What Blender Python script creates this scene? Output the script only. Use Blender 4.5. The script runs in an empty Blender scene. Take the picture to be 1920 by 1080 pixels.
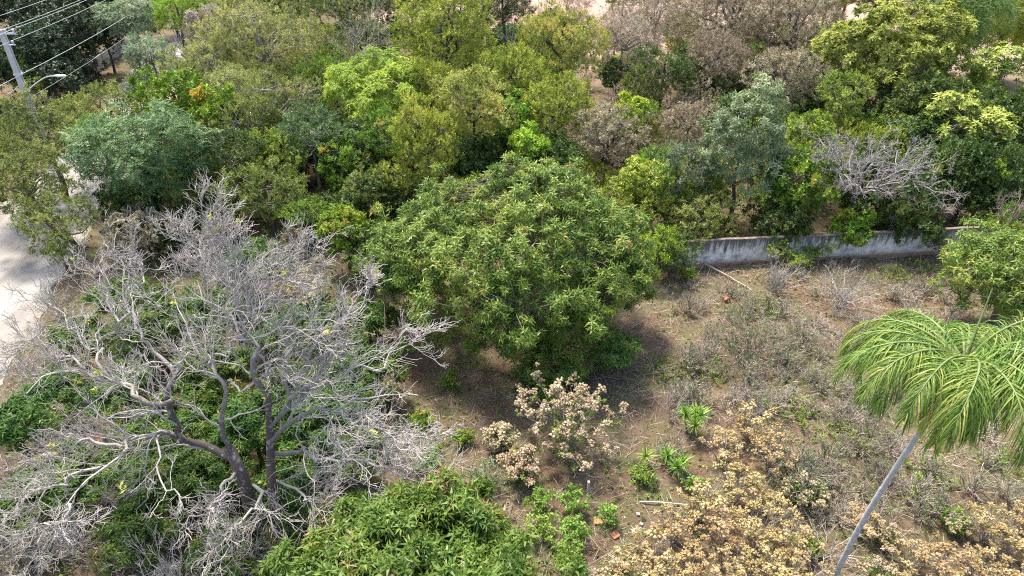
import bpy, math
import numpy as np

# ------------------------------------------------------------------ camera, sky, sun, exposure
H = 20.0                       # camera height above the clearing
PITCH = math.radians(33.0)     # looking down by this much
FPX = 1280.0                   # focal length in pixels of a 1920 wide frame
scn = bpy.context.scene
cam_d = bpy.data.cameras.new('camera')
cam_d.sensor_width = 36.0
cam_d.lens = 24.0
cam_d.clip_start = 0.1
cam_d.clip_end = 6000.0
cam = bpy.data.objects.new('camera', cam_d)
scn.collection.objects.link(cam)
cam.location = (0, 0, H)
cam.rotation_euler = (math.pi / 2 - PITCH, 0, 0)
scn.camera = cam

SUN_EL = math.radians(64)
SUN_TO = np.array([-0.45, 0.76])          # horizontal direction towards the sun
SUN_TO = SUN_TO / np.linalg.norm(SUN_TO)
SUN_AZ = math.atan2(SUN_TO[0], SUN_TO[1])
world = bpy.data.worlds.new('World')
scn.world = world
world.use_nodes = True
wn = world.node_tree
bg = wn.nodes['Background']
sky = wn.nodes.new('ShaderNodeTexSky')
sky.sky_type = 'NISHITA'
sky.sun_disc = False
sky.sun_elevation = SUN_EL
sky.sun_rotation = SUN_AZ
sky.air_density = 1.0
sky.dust_density = 2.5
wn.links.new(sky.outputs['Color'], bg.inputs['Color'])
bg.inputs['Strength'].default_value = 0.15
sun_d = bpy.data.lights.new('sun', 'SUN')
sun_d.energy = 3.5
sun_d.angle = math.radians(9.0)
sun_d.color = (1.0, 0.93, 0.82)
sun = bpy.data.objects.new('sun', sun_d)
scn.collection.objects.link(sun)
sdir = np.array([SUN_TO[0] * math.cos(SUN_EL), SUN_TO[1] * math.cos(SUN_EL), math.sin(SUN_EL)])
sun.location = tuple(sdir * 60)
from mathutils import Vector
sun.rotation_euler = Vector(tuple(sdir)).to_track_quat('Z', 'Y').to_euler()
scn.view_settings.view_transform = 'Standard'
scn.view_settings.look = 'None'
scn.view_settings.gamma = 1.0
scn.view_settings.use_curve_mapping = False
scn.view_settings.exposure = 1.45
scn.cycles.max_bounces = 6
scn.cycles.diffuse_bounces = 3
scn.cycles.glossy_bounces = 2
scn.cycles.transmission_bounces = 4
scn.cycles.transparent_max_bounces = 4
scn.cycles.filter_width = 1.1
scn.cycles.use_denoising = False

# ------------------------------------------------------------------ geometry helpers
COL = scn.collection
CP, SPT = math.cos(PITCH), math.sin(PITCH)
TRIS = [0]


def P(px, py, z):
    """World point at height z that the photograph shows at pixel (px, py) of 1920 x 1080."""
    dx = (px - 960.0) / FPX
    dy = (540.0 - py) / FPX
    d = np.array([dx, CP + dy * SPT, -SPT + dy * CP])
    t = (z - H) / d[2]
    return np.array([0, 0, H]) + t * d


def proj(p):
    d = p[1] * CP + (H - p[2]) * SPT
    return 960 + p[0] / d * FPX, 540 - (p[1] * SPT - (H - p[2]) * CP) / d * FPX


def depth(p):
    return p[1] * CP + (H - p[2]) * SPT


def RNG(s):
    return np.random.default_rng(s)


def nrm(v):
    return v / np.maximum(np.linalg.norm(v, axis=-1, keepdims=True), 1e-9)


def add_mesh(name, V, F, mat, parent=None, tint=None, smooth=False, col=None):
    V = np.ascontiguousarray(V, dtype=np.float32)
    F = np.ascontiguousarray(F, dtype=np.int32)
    me = bpy.data.meshes.new(name)
    k = F.shape[1]
    me.vertices.add(len(V))
    me.vertices.foreach_set('co', V.ravel())
    me.loops.add(F.size)
    me.loops.foreach_set('vertex_index', F.ravel())
    me.polygons.add(len(F))
    me.polygons.foreach_set('loop_start', np.arange(0, F.size, k, dtype=np.int32))
    me.polygons.foreach_set('loop_total', np.full(len(F), k, dtype=np.int32))
    me.polygons.foreach_set('use_smooth', np.full(len(F), bool(smooth)))
    if tint is not None:
        at = me.attributes.new('tint', 'FLOAT', 'FACE')
        at.data.foreach_set('value', np.ascontiguousarray(tint, dtype=np.float32))
    me.update()
    me.materials.append(mat)
    ob = bpy.data.objects.new(name, me)
    COL.objects.link(ob)
    if parent is not None:
        ob.parent = parent
    TRIS[0] += len(F) * (k - 2)
    return ob


def tag(o, label=None, cat=None, group=None, kind=None):
    if label:
        o['label'] = label
    if cat:
        o['category'] = cat
    if group:
        o['group'] = group
    if kind:
        o['kind'] = kind
    return o


def thing(name, loc, label, cat, group=None, rotz=0.0):
    o = bpy.data.objects.new(name, None)
    o.empty_display_size = 0.2
    COL.objects.link(o)
    o.location = tuple(float(c) for c in loc)
    o.rotation_euler = (0, 0, rotz)
    return tag(o, label, cat, group)


def copy_tree(o, parent=None):
    c = o.copy()
    COL.objects.link(c)
    c.parent = parent
    for ch in list(o.children):
        copy_tree(ch, c)
    return c


def place_copy(o, loc, rotz, s, label=None):
    c = copy_tree(o)
    c.location = tuple(float(k) for k in loc)
    c.rotation_euler = (0, 0, rotz)
    c.scale = (s, s, s) if np.isscalar(s) else s
    if label:
        c['label'] = label
    return c


REL = []


class MB:
    """Collects quads; joins arrays."""
    def __init__(self):
        self.V, self.F, self.T, self.n = [], [], [], 0

    def add(self, V, F, T=None):
        V = np.asarray(V, dtype=np.float32).reshape(-1, 3)
        F = np.asarray(F).reshape(-1, 4)
        self.V.append(V)
        self.F.append(F + self.n)
        self.T.append(np.zeros(len(F)) if T is None else np.broadcast_to(T, (len(F),)))
        self.n += len(V)
        return self

    def box(self, c, s, R=None, T=None):
        c = np.asarray(c, float)
        s = np.asarray(s, float) / 2
        q = np.array([[-1, -1, -1], [1, -1, -1], [1, 1, -1], [-1, 1, -1], [-1, -1, 1], [1, -1, 1], [1, 1, 1], [-1, 1, 1]]) * s
        if R is not None:
            q = q @ np.asarray(R).T
        f = [[0, 3, 2, 1], [4, 5, 6, 7], [0, 1, 5, 4], [1, 2, 6, 5], [2, 3, 7, 6], [3, 0, 4, 7]]
        return self.add(q + c, f, T)

    def arrays(self):
        return np.concatenate(self.V), np.concatenate(self.F), np.concatenate(self.T)

    def build(self, name, mat, parent=None, smooth=False, off=None):
        V, F, T = self.arrays()
        if off is not None:
            V = V - np.asarray(off)
        return add_mesh(name, V, F, mat, parent, T, smooth)


def tube(Pt, Rd, sides=5, cap=False):
    """Pt (N,K,3), Rd (N,K) -> quads of N tubes, with the mean radius of each quad."""
    Pt = np.asarray(Pt, float)
    Rd = np.asarray(Rd, float)
    if Pt.ndim == 2:
        Pt, Rd = Pt[None], Rd[None]
    N, K, _ = Pt.shape
    T = nrm(np.gradient(Pt, axis=1))
    m = nrm(Pt[:, -1] - Pt[:, 0])
    ref = np.where(np.abs(m[:, 2:3]) > 0.8, np.array([[1.0, 0.13, 0]]), np.array([[0.0, 0.1, 1.0]]))
    U = nrm(np.cross(T, np.broadcast_to(ref[:, None], T.shape)))
    W = np.cross(T, U)
    a = np.linspace(0, 2 * np.pi, sides, endpoint=False)
    ring = Pt[:, :, None] + Rd[:, :, None, None] * (np.cos(a)[:, None] * U[:, :, None] + np.sin(a)[:, None] * W[:, :, None])
    V = ring.reshape(-1, 3)
    n, k, s = np.meshgrid(np.arange(N), np.arange(K - 1), np.arange(sides), indexing='ij')
    b = n * K * sides + k * sides
    s2 = (s + 1) % sides
    F = np.stack([b + s, b + s2, b + sides + s2, b + sides + s], -1).reshape(-1, 4)
    r = (0.5 * (Rd[:, :-1] + Rd[:, 1:]))[:, :, None] * np.ones(sides)
    return V, F, r.reshape(-1)


def grow(rng, Pt, Rd, n, t0, t1, lf, ang, up, wander, K, rf=0.6, rtip=0.004, curl=0.0, lmin=0.05, out=None):
    """Children of every polyline. Returns (N*n,K,3), radii."""
    N, Kp, _ = Pt.shape
    idx = np.repeat(np.arange(N), n)
    M = len(idx)
    t = rng.uniform(t0, t1, M) * (Kp - 1)
    i = np.minimum(t.astype(int), Kp - 2)
    f = (t - i)[:, None]
    a, b = Pt[idx, i], Pt[idx, i + 1]
    st = a + (b - a) * f
    tg = nrm(b - a)
    r0 = Rd[idx, i] * (1 - f[:, 0]) + Rd[idx, i + 1] * f[:, 0]
    Lp = np.linalg.norm(np.diff(Pt, axis=1), axis=2).sum(1)[idx]
    q = nrm(rng.normal(size=(M, 3)))
    q = nrm(q - (q * tg).sum(1, keepdims=True) * tg)
    an = rng.uniform(ang[0], ang[1], M)[:, None]
    d = tg * np.cos(an) + q * np.sin(an)
    d = d + np.array([0, 0, up])
    if out is not None:
        o = st - out[0]
        o[:, 2] *= 0.4
        d = d + nrm(o) * out[1]
    d = nrm(d)
    L = np.maximum(lf * Lp * rng.uniform(0.6, 1.3, M) * (1 - 0.35 * t / (Kp - 1)), lmin)
    step = L / (K - 1)
    Q = np.zeros((M, K, 3))
    Q[:, 0] = st
    for k in range(1, K):
        d = nrm(d + wander * rng.normal(size=(M, 3)) + np.array([0, 0, curl]))
        Q[:, k] = Q[:, k - 1] + d * step[:, None]
    rr = np.maximum(r0 * rf, rtip * 1.3)
    R = rr[:, None] * (1 - np.linspace(0, 1, K)[None]) + rtip * np.linspace(0, 1, K)[None]
    return Q, R


def smooth_line(pts, K, rng=None, amp=0.0):
    """Catmull-Rom resample of a polyline to K points, with a little gnarl."""
    p = np.asarray(pts, float)
    p = np.vstack([2 * p[0] - p[1], p, 2 * p[-1] - p[-2]])
    n = len(p) - 3
    u = np.linspace(0, n - 1e-6, K)
    i = u.astype(int)
    f = (u - i)[:, None]
    a, b, c, d = p[i], p[i + 1], p[i + 2], p[i + 3]
    q = 0.5 * (2 * b + (c - a) * f + (2 * a - 5 * b + 4 * c - d) * f ** 2 + (3 * b - a - 3 * c + d) * f ** 3)
    if rng is not None and amp:
        j = rng.normal(size=q.shape) * amp
        j[0] = 0
        q = q + j
    return q


# ------------------------------------------------------------------ materials
def new_mat(name):
    m = bpy.data.materials.new(name)
    m.use_nodes = True
    nt = m.node_tree
    for n in list(nt.nodes):
        nt.nodes.remove(n)
    out = nt.nodes.new('ShaderNodeOutputMaterial')
    return m, nt, out


def ramp(nt, stops, interp='LINEAR'):
    r = nt.nodes.new('ShaderNodeValToRGB')
    r.color_ramp.interpolation = interp
    el = r.color_ramp.elements
    while len(el) > 1:
        el.remove(el[-1])
    el[0].position = stops[0][0]
    el[0].color = (*stops[0][1], 1)
    for p, c in stops[1:]:
        e = el.new(p)
        e.color = (*c, 1)
    return r


DRY = ('dry', 'dried', 'fallen', 'dead', 'flower')


def leaf_mat(name, stops, rough=0.5, trans=0.34, spec=0.35):
    if not any(w in name for w in DRY):
        stops = [(p, (min(c[0] * 1.17, .6), min(c[1] * 1.20, .6), c[2] * .92)) for p, c in stops]
    m, nt, out = new_mat(name)
    at = nt.nodes.new('ShaderNodeAttribute')
    at.attribute_name = 'tint'
    r = ramp(nt, stops)
    nt.links.new(at.outputs['Fac'], r.inputs['Fac'])
    oi = nt.nodes.new('ShaderNodeObjectInfo')
    hs = nt.nodes.new('ShaderNodeHueSaturation')
    mh = nt.nodes.new('ShaderNodeMapRange')
    mh.inputs['To Min'].default_value = .485
    mh.inputs['To Max'].default_value = .515
    nt.links.new(oi.outputs['Random'], mh.inputs['Value'])
    nt.links.new(mh.outputs[0], hs.inputs['Hue'])
    hs.inputs['Saturation'].default_value = 1.0
    hs.inputs['Value'].default_value = 1.0
    nt.links.new(r.outputs['Color'], hs.inputs['Color'])
    r = hs
    pr = nt.nodes.new('ShaderNodeBsdfPrincipled')
    pr.inputs['Roughness'].default_value = rough
    pr.inputs['Specular IOR Level'].default_value = spec * .5
    nt.links.new(r.outputs['Color'], pr.inputs['Base Color'])
    tr = nt.nodes.new('ShaderNodeBsdfTranslucent')
    mx = nt.nodes.new('ShaderNodeMix')
    mx.data_type = 'RGBA'
    mx.blend_type = 'MULTIPLY'
    mx.inputs['Factor'].default_value = 1.0
    nt.links.new(r.outputs['Color'], mx.inputs[6])
    mx.inputs[7].default_value = (1.25, 1.25, 0.7, 1)
    nt.links.new(mx.outputs[2], tr.inputs['Color'])
    ms = nt.nodes.new('ShaderNodeMixShader')
    ms.inputs['Fac'].default_value = trans
    nt.links.new(pr.outputs[0], ms.inputs[1])
    nt.links.new(tr.outputs[0], ms.inputs[2])
    nt.links.new(ms.outputs[0], out.inputs['Surface'])
    return m


def noise(nt, vec, scale, detail=4, rough=0.6):
    n = nt.nodes.new('ShaderNodeTexNoise')
    n.inputs['Scale'].default_value = scale
    n.inputs['Detail'].default_value = detail
    n.inputs['Roughness'].default_value = rough
    if vec is not None:
        nt.links.new(vec, n.inputs['Vector'])
    return n


def mixc(nt, fac, a, b, blend='MIX'):
    m = nt.nodes.new('ShaderNodeMix')
    m.data_type = 'RGBA'
    m.blend_type = blend
    for sock, v in ((m.inputs['Factor'], fac), (m.inputs[6], a), (m.inputs[7], b)):
        if isinstance(v, (int, float)):
            sock.default_value = v
        elif isinstance(v, tuple):
            sock.default_value = (*v, 1)
        else:
            nt.links.new(v, sock)
    return m.outputs[2]


def bump(nt, height, strength, dist, normal_in):
    b = nt.nodes.new('ShaderNodeBump')
    b.inputs['Strength'].default_value = strength
    b.inputs['Distance'].default_value = dist
    nt.links.new(height, b.inputs['Height'])
    nt.links.new(b.outputs[0], normal_in)


def bark_mat(name, thin, thick, patch, scale=6.0, pthr=(0.48, 0.62)):
    """Twigs take `thin`, thick wood `thick`, with pale lichen patches (tint = radius of the wood)."""
    m, nt, out = new_mat(name)
    at = nt.nodes.new('ShaderNodeAttribute')
    at.attribute_name = 'tint'
    mr = nt.nodes.new('ShaderNodeMapRange')
    mr.inputs['From Min'].default_value = 0.03
    mr.inputs['From Max'].default_value = 0.09
    nt.links.new(at.outputs['Fac'], mr.inputs['Value'])
    c = mixc(nt, mr.outputs[0], thin, thick)
    tc = nt.nodes.new('ShaderNodeTexCoord')
    n1 = noise(nt, tc.outputs['Object'], scale, 5, 0.65)
    r1 = ramp(nt, [(pthr[0], (0, 0, 0)), (pthr[1], (1, 1, 1))])
    nt.links.new(n1.outputs['Fac'], r1.inputs['Fac'])
    c = mixc(nt, r1.outputs['Color'], c, patch)
    n2 = noise(nt, tc.outputs['Object'], scale * 6, 4, 0.7)
    r2 = ramp(nt, [(0.3, (0.55, 0.53, 0.5)), (0.7, (1.2, 1.2, 1.2))])
    nt.links.new(n2.outputs['Fac'], r2.inputs['Fac'])
    c = mixc(nt, 1.0, c, r2.outputs['Color'], 'MULTIPLY')
    pr = nt.nodes.new('ShaderNodeBsdfPrincipled')
    pr.inputs['Roughness'].default_value = 0.9
    pr.inputs['Specular IOR Level'].default_value = 0.15
    nt.links.new(c, pr.inputs['Base Color'])
    bump(nt, n2.outputs['Fac'], 0.7, 0.02, pr.inputs['Normal'])
    nt.links.new(pr.outputs[0], out.inputs['Surface'])
    return m


def plain_mat(name, a, b, scale=8.0, rough=0.8, spec=0.3, bmp=0.2):
    m, nt, out = new_mat(name)
    tc = nt.nodes.new('ShaderNodeTexCoord')
    n1 = noise(nt, tc.outputs['Object'], scale, 6, 0.65)
    r1 = ramp(nt, [(0.3, a), (0.7, b)])
    nt.links.new(n1.outputs['Fac'], r1.inputs['Fac'])
    pr = nt.nodes.new('ShaderNodeBsdfPrincipled')
    pr.inputs['Roughness'].default_value = rough
    pr.inputs['Specular IOR Level'].default_value = spec
    nt.links.new(r1.outputs['Color'], pr.inputs['Base Color'])
    if bmp:
        n2 = noise(nt, tc.outputs['Object'], scale * 5, 4, 0.7)
        bump(nt, n2.outputs['Fac'], bmp, 0.02, pr.inputs['Normal'])
    nt.links.new(pr.outputs[0], out.inputs['Surface'])
    return m


def stops(dark, mid, light, alt=None, a0=0.93):
    s = [(0.0, dark), (0.42, mid), (0.85, light)]
    if alt:
        s += [(a0, light), (min(a0 + 0.03, 0.99), alt)]
    return s


M = {}
M['mango'] = leaf_mat('mango_leaf', stops((.042, .084, .018), (.108, .166, .036), (.25, .295, .085), (.30, .20, .10), .955), .42, .32, .5)
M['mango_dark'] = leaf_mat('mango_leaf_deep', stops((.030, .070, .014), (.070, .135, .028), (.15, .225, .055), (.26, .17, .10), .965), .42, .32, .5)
M['sapling'] = leaf_mat('shaded_mango_leaf', stops((.018, .046, .010), (.046, .092, .020), (.12, .18, .042), (.26, .17, .10), .965), .42, .3, .4)  # mango leaf darkened: deep shade under the dead twigs painted into the green
M['olive'] = leaf_mat('olive_leaf', stops((.060, .085, .028), (.135, .165, .055), (.25, .275, .105), (.34, .28, .14), .95))
M['olive2'] = leaf_mat('pale_olive_leaf', stops((.10, .115, .05), (.22, .235, .11), (.37, .37, .19), (.40, .34, .2), .92))
M['lime'] = leaf_mat('lime_leaf', stops((.08, .14, .02), (.19, .28, .04), (.34, .42, .07), None), .5, .32)
M['green'] = leaf_mat('fresh_green_leaf', stops((.04, .09, .015), (.11, .19, .03), (.22, .30, .05), (.42, .22, .06), .94), .45, .3)
M['orangegreen'] = leaf_mat('green_and_orange_leaf', stops((.05, .10, .015), (.13, .21, .03), (.26, .32, .05), (.48, .24, .07), .88), .45, .3)
M['blue'] = leaf_mat('blue_green_leaf', stops((.034, .072, .030), (.085, .145, .066), (.19, .255, .135), None), .5, .25)
M['clump'] = leaf_mat('yellow_green_leaf', stops((.075, .105, .02), (.19, .235, .045), (.36, .39, .09), (.40, .33, .12), .95), .5, .28)
M['flush'] = leaf_mat('orange_flush_leaf', stops((.11, .13, .03), (.26, .265, .08), (.40, .36, .14), (.47, .27, .12), .84), .5, .28)
M['silver'] = leaf_mat('silver_green_leaf', stops((.065, .085, .05), (.15, .18, .11), (.30, .34, .23), None), .42, .2, .45)
M['gold'] = leaf_mat('gold_leaf', stops((.075, .105, .022), (.185, .225, .052), (.36, .385, .12), None), .5, .25)
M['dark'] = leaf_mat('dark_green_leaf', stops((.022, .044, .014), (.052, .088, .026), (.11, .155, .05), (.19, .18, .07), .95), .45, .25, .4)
M['shade'] = leaf_mat('shade_darkened_leaf', stops((.010, .020, .012), (.022, .040, .022), (.055, .080, .045), None), .4, .15, .4)  # near-black green paints in the shaded side of the backlit trees
M['brown'] = leaf_mat('dry_brown_leaf', stops((.19, .155, .105), (.31, .26, .185), (.44, .38, .28), (.20, .22, .09), .80), .7, .2, .15)
M['pinkdry'] = leaf_mat('dry_pinkish_leaf', stops((.24, .18, .14), (.38, .305, .25), (.50, .44, .36), (.27, .28, .15), .82), .7, .2, .15)
M['tan'] = leaf_mat('dried_flower_head', stops((.33, .255, .15), (.48, .39, .25), (.59, .51, .36), None), .8, .25, .1)
M['tan2'] = leaf_mat('yellow_dried_flower_head', stops((.29, .21, .095), (.46, .35, .17), (.59, .475, .27), None), .8, .25, .1)
M['bamboo'] = leaf_mat('bamboo_leaf', stops((.05, .09, .03), (.13, .20, .07), (.26, .33, .15), None), .5, .3)
M['bamboo2'] = leaf_mat('yellow_bamboo_leaf', stops((.06, .11, .015), (.17, .23, .03), (.34, .36, .06), None), .5, .3)
M['pine'] = leaf_mat('pine_needle', stops((.03, .04, .018), (.065, .075, .035), (.12, .12, .06), None), .5, .1)
M['palm'] = leaf_mat('palm_leaflet', stops((.028, .068, .014), (.085, .160, .032), (.20, .275, .075), (.34, .33, .11), .96), .45, .28, .4)
M['palm_old'] = leaf_mat('yellowing_palm_leaflet', stops((.12, .14, .028), (.25, .27, .05), (.40, .38, .09), (.36, .18, .04), .90), .45, .25, .3)
M['palm_dead'] = leaf_mat('dead_palm_fibre', stops((.14, .11, .08), (.26, .21, .16), (.40, .34, .28), None), .8, .1, .1)
M['yucca'] = leaf_mat('yucca_leaf', stops((.04, .09, .015), (.10, .19, .03), (.24, .33, .07), None), .4, .2, .5)
M['herb'] = leaf_mat('bright_herb_leaf', stops((.06, .115, .025), (.14, .225, .05), (.26, .35, .10), None), .5, .3)
M['greygreen'] = leaf_mat('grey_green_leaf', stops((.06, .085, .06), (.13, .17, .12), (.24, .29, .21), None), .5, .2)
M['litter'] = leaf_mat('fallen_leaf', stops((.08, .045, .03), (.19, .12, .085), (.36, .27, .20), (.52, .45, .38), .93), .8, .1, .15)
M['drygrass'] = leaf_mat('dry_grass', stops((.17, .145, .09), (.31, .27, .18), (.47, .42, .31), (.15, .18, .06), .66), .8, .2, .1)
M['weed'] = leaf_mat('low_weed', stops((.055, .085, .02), (.125, .18, .042), (.24, .30, .08), (.30, .26, .13), .88), .6, .25, .2)
M['bare'] = bark_mat('grey_dead_twig', (.48, .44, .405), (.12, .096, .083), (.36, .34, .32), 5.0, (.54, .64))
M['bare_grey'] = bark_mat('grey_dead_wood', (.33, .295, .285), (.24, .215, .205), (.38, .36, .35), 5.0)
M['bare_tan'] = bark_mat('dry_tan_twig', (.46, .40, .33), (.34, .29, .24), (.48, .43, .37), 5.0)
M['bare_brown'] = bark_mat('dry_brown_twig', (.30, .235, .185), (.20, .16, .13), (.36, .31, .27), 5.0)
M['bark'] = bark_mat('tree_bark', (.17, .14, .11), (.11, .09, .075), (.28, .26, .23), 4.0, (.55, .70))
M['bark_pale'] = bark_mat('pale_bark', (.38, .34, .29), (.28, .25, .22), (.42, .40, .37), 4.0)
M['concrete'] = plain_mat('concrete', (.42, .41, .39), (.58, .57, .55), 3.0, .85, .2, .3)
M['fence'] = plain_mat('weathered_concrete', (.30, .26, .22), (.46, .41, .36), 2.0, .9, .2, .3)
M['metal'] = plain_mat('galvanised_steel', (.55, .56, .57), (.68, .69, .70), 5.0, .45, .5, 0)
M['white'] = plain_mat('white_enamel', (.74, .75, .76), (.82, .83, .84), 5.0, .4, .5, 0)
M['glass'] = plain_mat('lamp_glass', (.62, .64, .66), (.70, .72, .74), 5.0, .2, .5, 0)
M['porcelain'] = plain_mat('porcelain', (.66, .67, .68), (.78, .79, .80), 5.0, .25, .6, 0)
M['cable'] = plain_mat('aluminium_cable', (.50, .50, .50), (.60, .60, .60), 5.0, .5, .5, 0)
M['cable_black'] = plain_mat('sheathed_cable', (.22, .22, .22), (.32, .32, .32), 5.0, .6, .4, 0)
M['brick'] = plain_mat('broken_brick', (.42, .17, .09), (.60, .28, .16), 7.0, .9, .15, .5)
M['redearth'] = plain_mat('red_earth', (.22, .095, .05), (.34, .17, .10), 7.0, .95, .1, .7)
M['stone'] = plain_mat('pale_stone', (.42, .39, .35), (.62, .59, .55), 6.0, .9, .2, .5)
M['whitepost'] = plain_mat('white_paint', (.42, .40, .38), (.62, .60, .58), 5.0, .7, .3, .2)
M['log'] = plain_mat('weathered_log', (.12, .085, .065), (.26, .20, .16), 9.0, .95, .1, .8)
M['spathe'] = plain_mat('dry_spathe', (.42, .38, .36), (.58, .54, .50), 5.0, .8, .2, .3)
M['petiole'] = plain_mat('green_petiole', (.10, .145, .04), (.20, .25, .08), 5.0, .5, .4, 0)
M['petiole_old'] = plain_mat('yellow_petiole', (.42, .36, .10), (.55, .47, .17), 5.0, .5, .4, 0)
M['laterite'] = plain_mat('roof_tile_clay', (.40, .20, .12), (.56, .32, .2), 5.0, .9, .2, .4)

# ------------------------------------------------------------------ leaves, sprays, crowns
LEAF_D = (np.array([[0, 0, 0], [.42, .5, .05], [1, 0, -.06], [.42, -.5, .05]], float), np.array([[0, 1, 2, 3]]))
LEAF_B = (np.array([[0, 0, 0], [.42, .5, .07], [1, 0, -.26], [.42, -.5, .07]], float), np.array([[1, 2, 3, 0]]))
LEAF_V = (np.array([[0, 0, 0], [.40, .5, .07], [1, 0, -.24], [.40, -.5, .07], [.52, 0, .03]], float), np.array([[0, 4, 2, 1], [0, 3, 2, 4]]))


def rot_from(z, spin):
    """Rotation matrices whose third column is z (N,3)."""
    z = nrm(z)
    ref = np.where(np.abs(z[:, 2:3]) > 0.9, np.array([[1.0, 0, 0]]), np.array([[0, 0, 1.0]]))
    x = nrm(np.cross(ref, z))
    y = np.cross(z, x)
    c, s = np.cos(spin)[:, None], np.sin(spin)[:, None]
    return np.stack([c * x + s * y, -s * x + c * y, z], -1)


def leaf_frame(d, rng, roll):
    """Frames with x along the leaf direction d and the upper face towards +z, rolled a little."""
    d = nrm(d)
    up = np.tile([0.0, 0.0, 1.0], (len(d), 1)) + rng.normal(size=d.shape) * roll
    y = nrm(np.cross(up, d))
    z = np.cross(d, y)
    return np.stack([d, y, z], -1)


def put(tV, tF, pos, R, s):
    N, m = len(pos), len(tV)
    V = np.einsum('nij,mj->nmi', R, tV) * np.asarray(s).reshape(-1, 1, 1) + pos[:, None]
    F = tF[None] + (np.arange(N) * m)[:, None, None]
    return V.reshape(-1, 3), F.reshape(-1, 4)


def leaves_at(leaf, pos, R, L, W):
    tV, tF = leaf
    q = tV[None] * np.stack([L, W, L], -1)[:, None]
    V = np.einsum('nij,nmj->nmi', R, q) + pos[:, None]
    F = tF[None] + (np.arange(len(pos)) * len(tV))[:, None, None]
    return V.reshape(-1, 3), F.reshape(-1, 4), np.repeat(np.arange(len(pos)), len(tF))


def whorl(rng, K=10, L=.22, w=.05, e0=55, e1=-35, leaf=LEAF_V, stem=.08, roll=.25):
    i = np.arange(K)
    az = i * 2.399 + rng.uniform(0, .6, K)
    el = np.radians(e0 + (e1 - e0) * (i / max(K - 1, 1)) + rng.normal(size=K) * 9)
    d = np.stack([np.cos(el) * np.cos(az), np.cos(el) * np.sin(az), np.sin(el)], -1)
    pos = np.stack([0 * az, 0 * az, stem * (1 - i / K)], -1)
    Ls = L * rng.uniform(.7, 1.15, K)
    return leaves_at(leaf, pos, leaf_frame(d, rng, roll), Ls, w * rng.uniform(.8, 1.2, K))


def twig_spray(rng, K=12, L=.11, w=.055, ax=.34, e=(15, 60), leaf=LEAF_D, roll=.35, bend=.15):
    i = np.arange(K)
    t = (i + rng.uniform(0, .6, K)) / K
    az = i * 2.399 + rng.uniform(-.5, .5, K)
    el = np.radians(rng.uniform(e[0], e[1], K))
    d = np.stack([np.cos(el) * np.cos(az), np.cos(el) * np.sin(az), np.sin(el)], -1)
    pos = np.stack([bend * ax * t ** 2, 0 * t, (t - .5) * ax], -1)
    return leaves_at(leaf, pos, leaf_frame(d, rng, roll), L * rng.uniform(.7, 1.2, K), w * rng.uniform(.8, 1.2, K))


def pinnate(rng, fronds=4, pairs=6, L=.34, l=.085, w=.034, e0=35, e1=0):
    Vs, Fs, Is, n, c = [], [], [], 0, 0
    for k in range(fronds):
        az = k * 2.399 + rng.uniform(0, .6)
        el = math.radians(e0 + (e1 - e0) * k / max(fronds - 1, 1) + rng.normal() * 8)
        t = np.repeat((np.arange(pairs) + 1.0) / pairs, 2)
        side = np.tile([-1, 1], pairs)
        pos = np.stack([L * t, 0 * t, -.35 * L * t ** 2], -1)
        a = np.radians(58 - 25 * t) * side
        d = np.stack([np.cos(a), np.sin(a), -.35 + 0 * a], -1)
        R = leaf_frame(d, rng, .3)
        V, F, I = leaves_at(LEAF_D, pos, R, l * (1.1 - .35 * t) * rng.uniform(.8, 1.15, len(t)), np.full(len(t), w))
        ce, se, ca, sa = math.cos(el), math.sin(el), math.cos(az), math.sin(az)
        Ry = np.array([[ce, 0, -se], [0, 1, 0], [se, 0, ce]])
        Rz = np.array([[ca, -sa, 0], [sa, ca, 0], [0, 0, 1]])
        V = V @ (Rz @ Ry).T
        Vs.append(V)
        Fs.append(F + n)
        Is.append(I + c)
        n += len(V)
        c += len(t)
    return np.concatenate(Vs), np.concatenate(Fs), np.concatenate(Is)


def blades(rng, K=8, L=.6, w=.022, e0=70, e1=25, droop=1.1, seg=4):
    """Long arching strips (bamboo, grass)."""
    az = np.arange(K) * 2.399 + rng.uniform(0, .8, K)
    el = np.radians(np.linspace(e0, e1, K) + rng.normal(size=K) * 8)
    Ls = L * rng.uniform(.7, 1.2, K)
    p = np.zeros((K, 3))
    Vs = []
    for s in range(seg + 1):
        side = np.stack([-np.sin(az), np.cos(az), 0 * az], -1)
        ww = w * (1 - (s / seg) ** 1.6) * (0.55 if s == 0 else 1) + .0015
        Vs.append(np.stack([p - side * ww / 2, p + side * ww / 2], 1))
        e = el - droop * (s + .5) / seg
        p = p + (Ls / seg)[:, None] * np.stack([np.cos(e) * np.cos(az), np.cos(e) * np.sin(az), np.sin(e)], -1)
    V = np.stack(Vs, 1).reshape(-1, 3)         # K, seg+1, 2
    k, s = np.meshgrid(np.arange(K), np.arange(seg), indexing='ij')
    b = k * (seg + 1) * 2 + s * 2
    F = np.stack([b, b + 1, b + 3, b + 2], -1).reshape(-1, 4)
    return V, F, np.repeat(np.arange(K), seg)


def _blob():
    g = np.linspace(-1, 1, 2)
    V, F = [], []
    for ax in range(3):
        for s in (-1, 1):
            b = len(V)
            for u in g:
                for v in g:
                    p = np.zeros(3)
                    p[ax], p[(ax + 1) % 3], p[(ax + 2) % 3] = s, u * s, v
                    V.append(p / np.linalg.norm(p))
            F.append([b, b + 2, b + 3, b + 1])
    return np.array(V), np.array(F)


BLOB = _blob()


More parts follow.
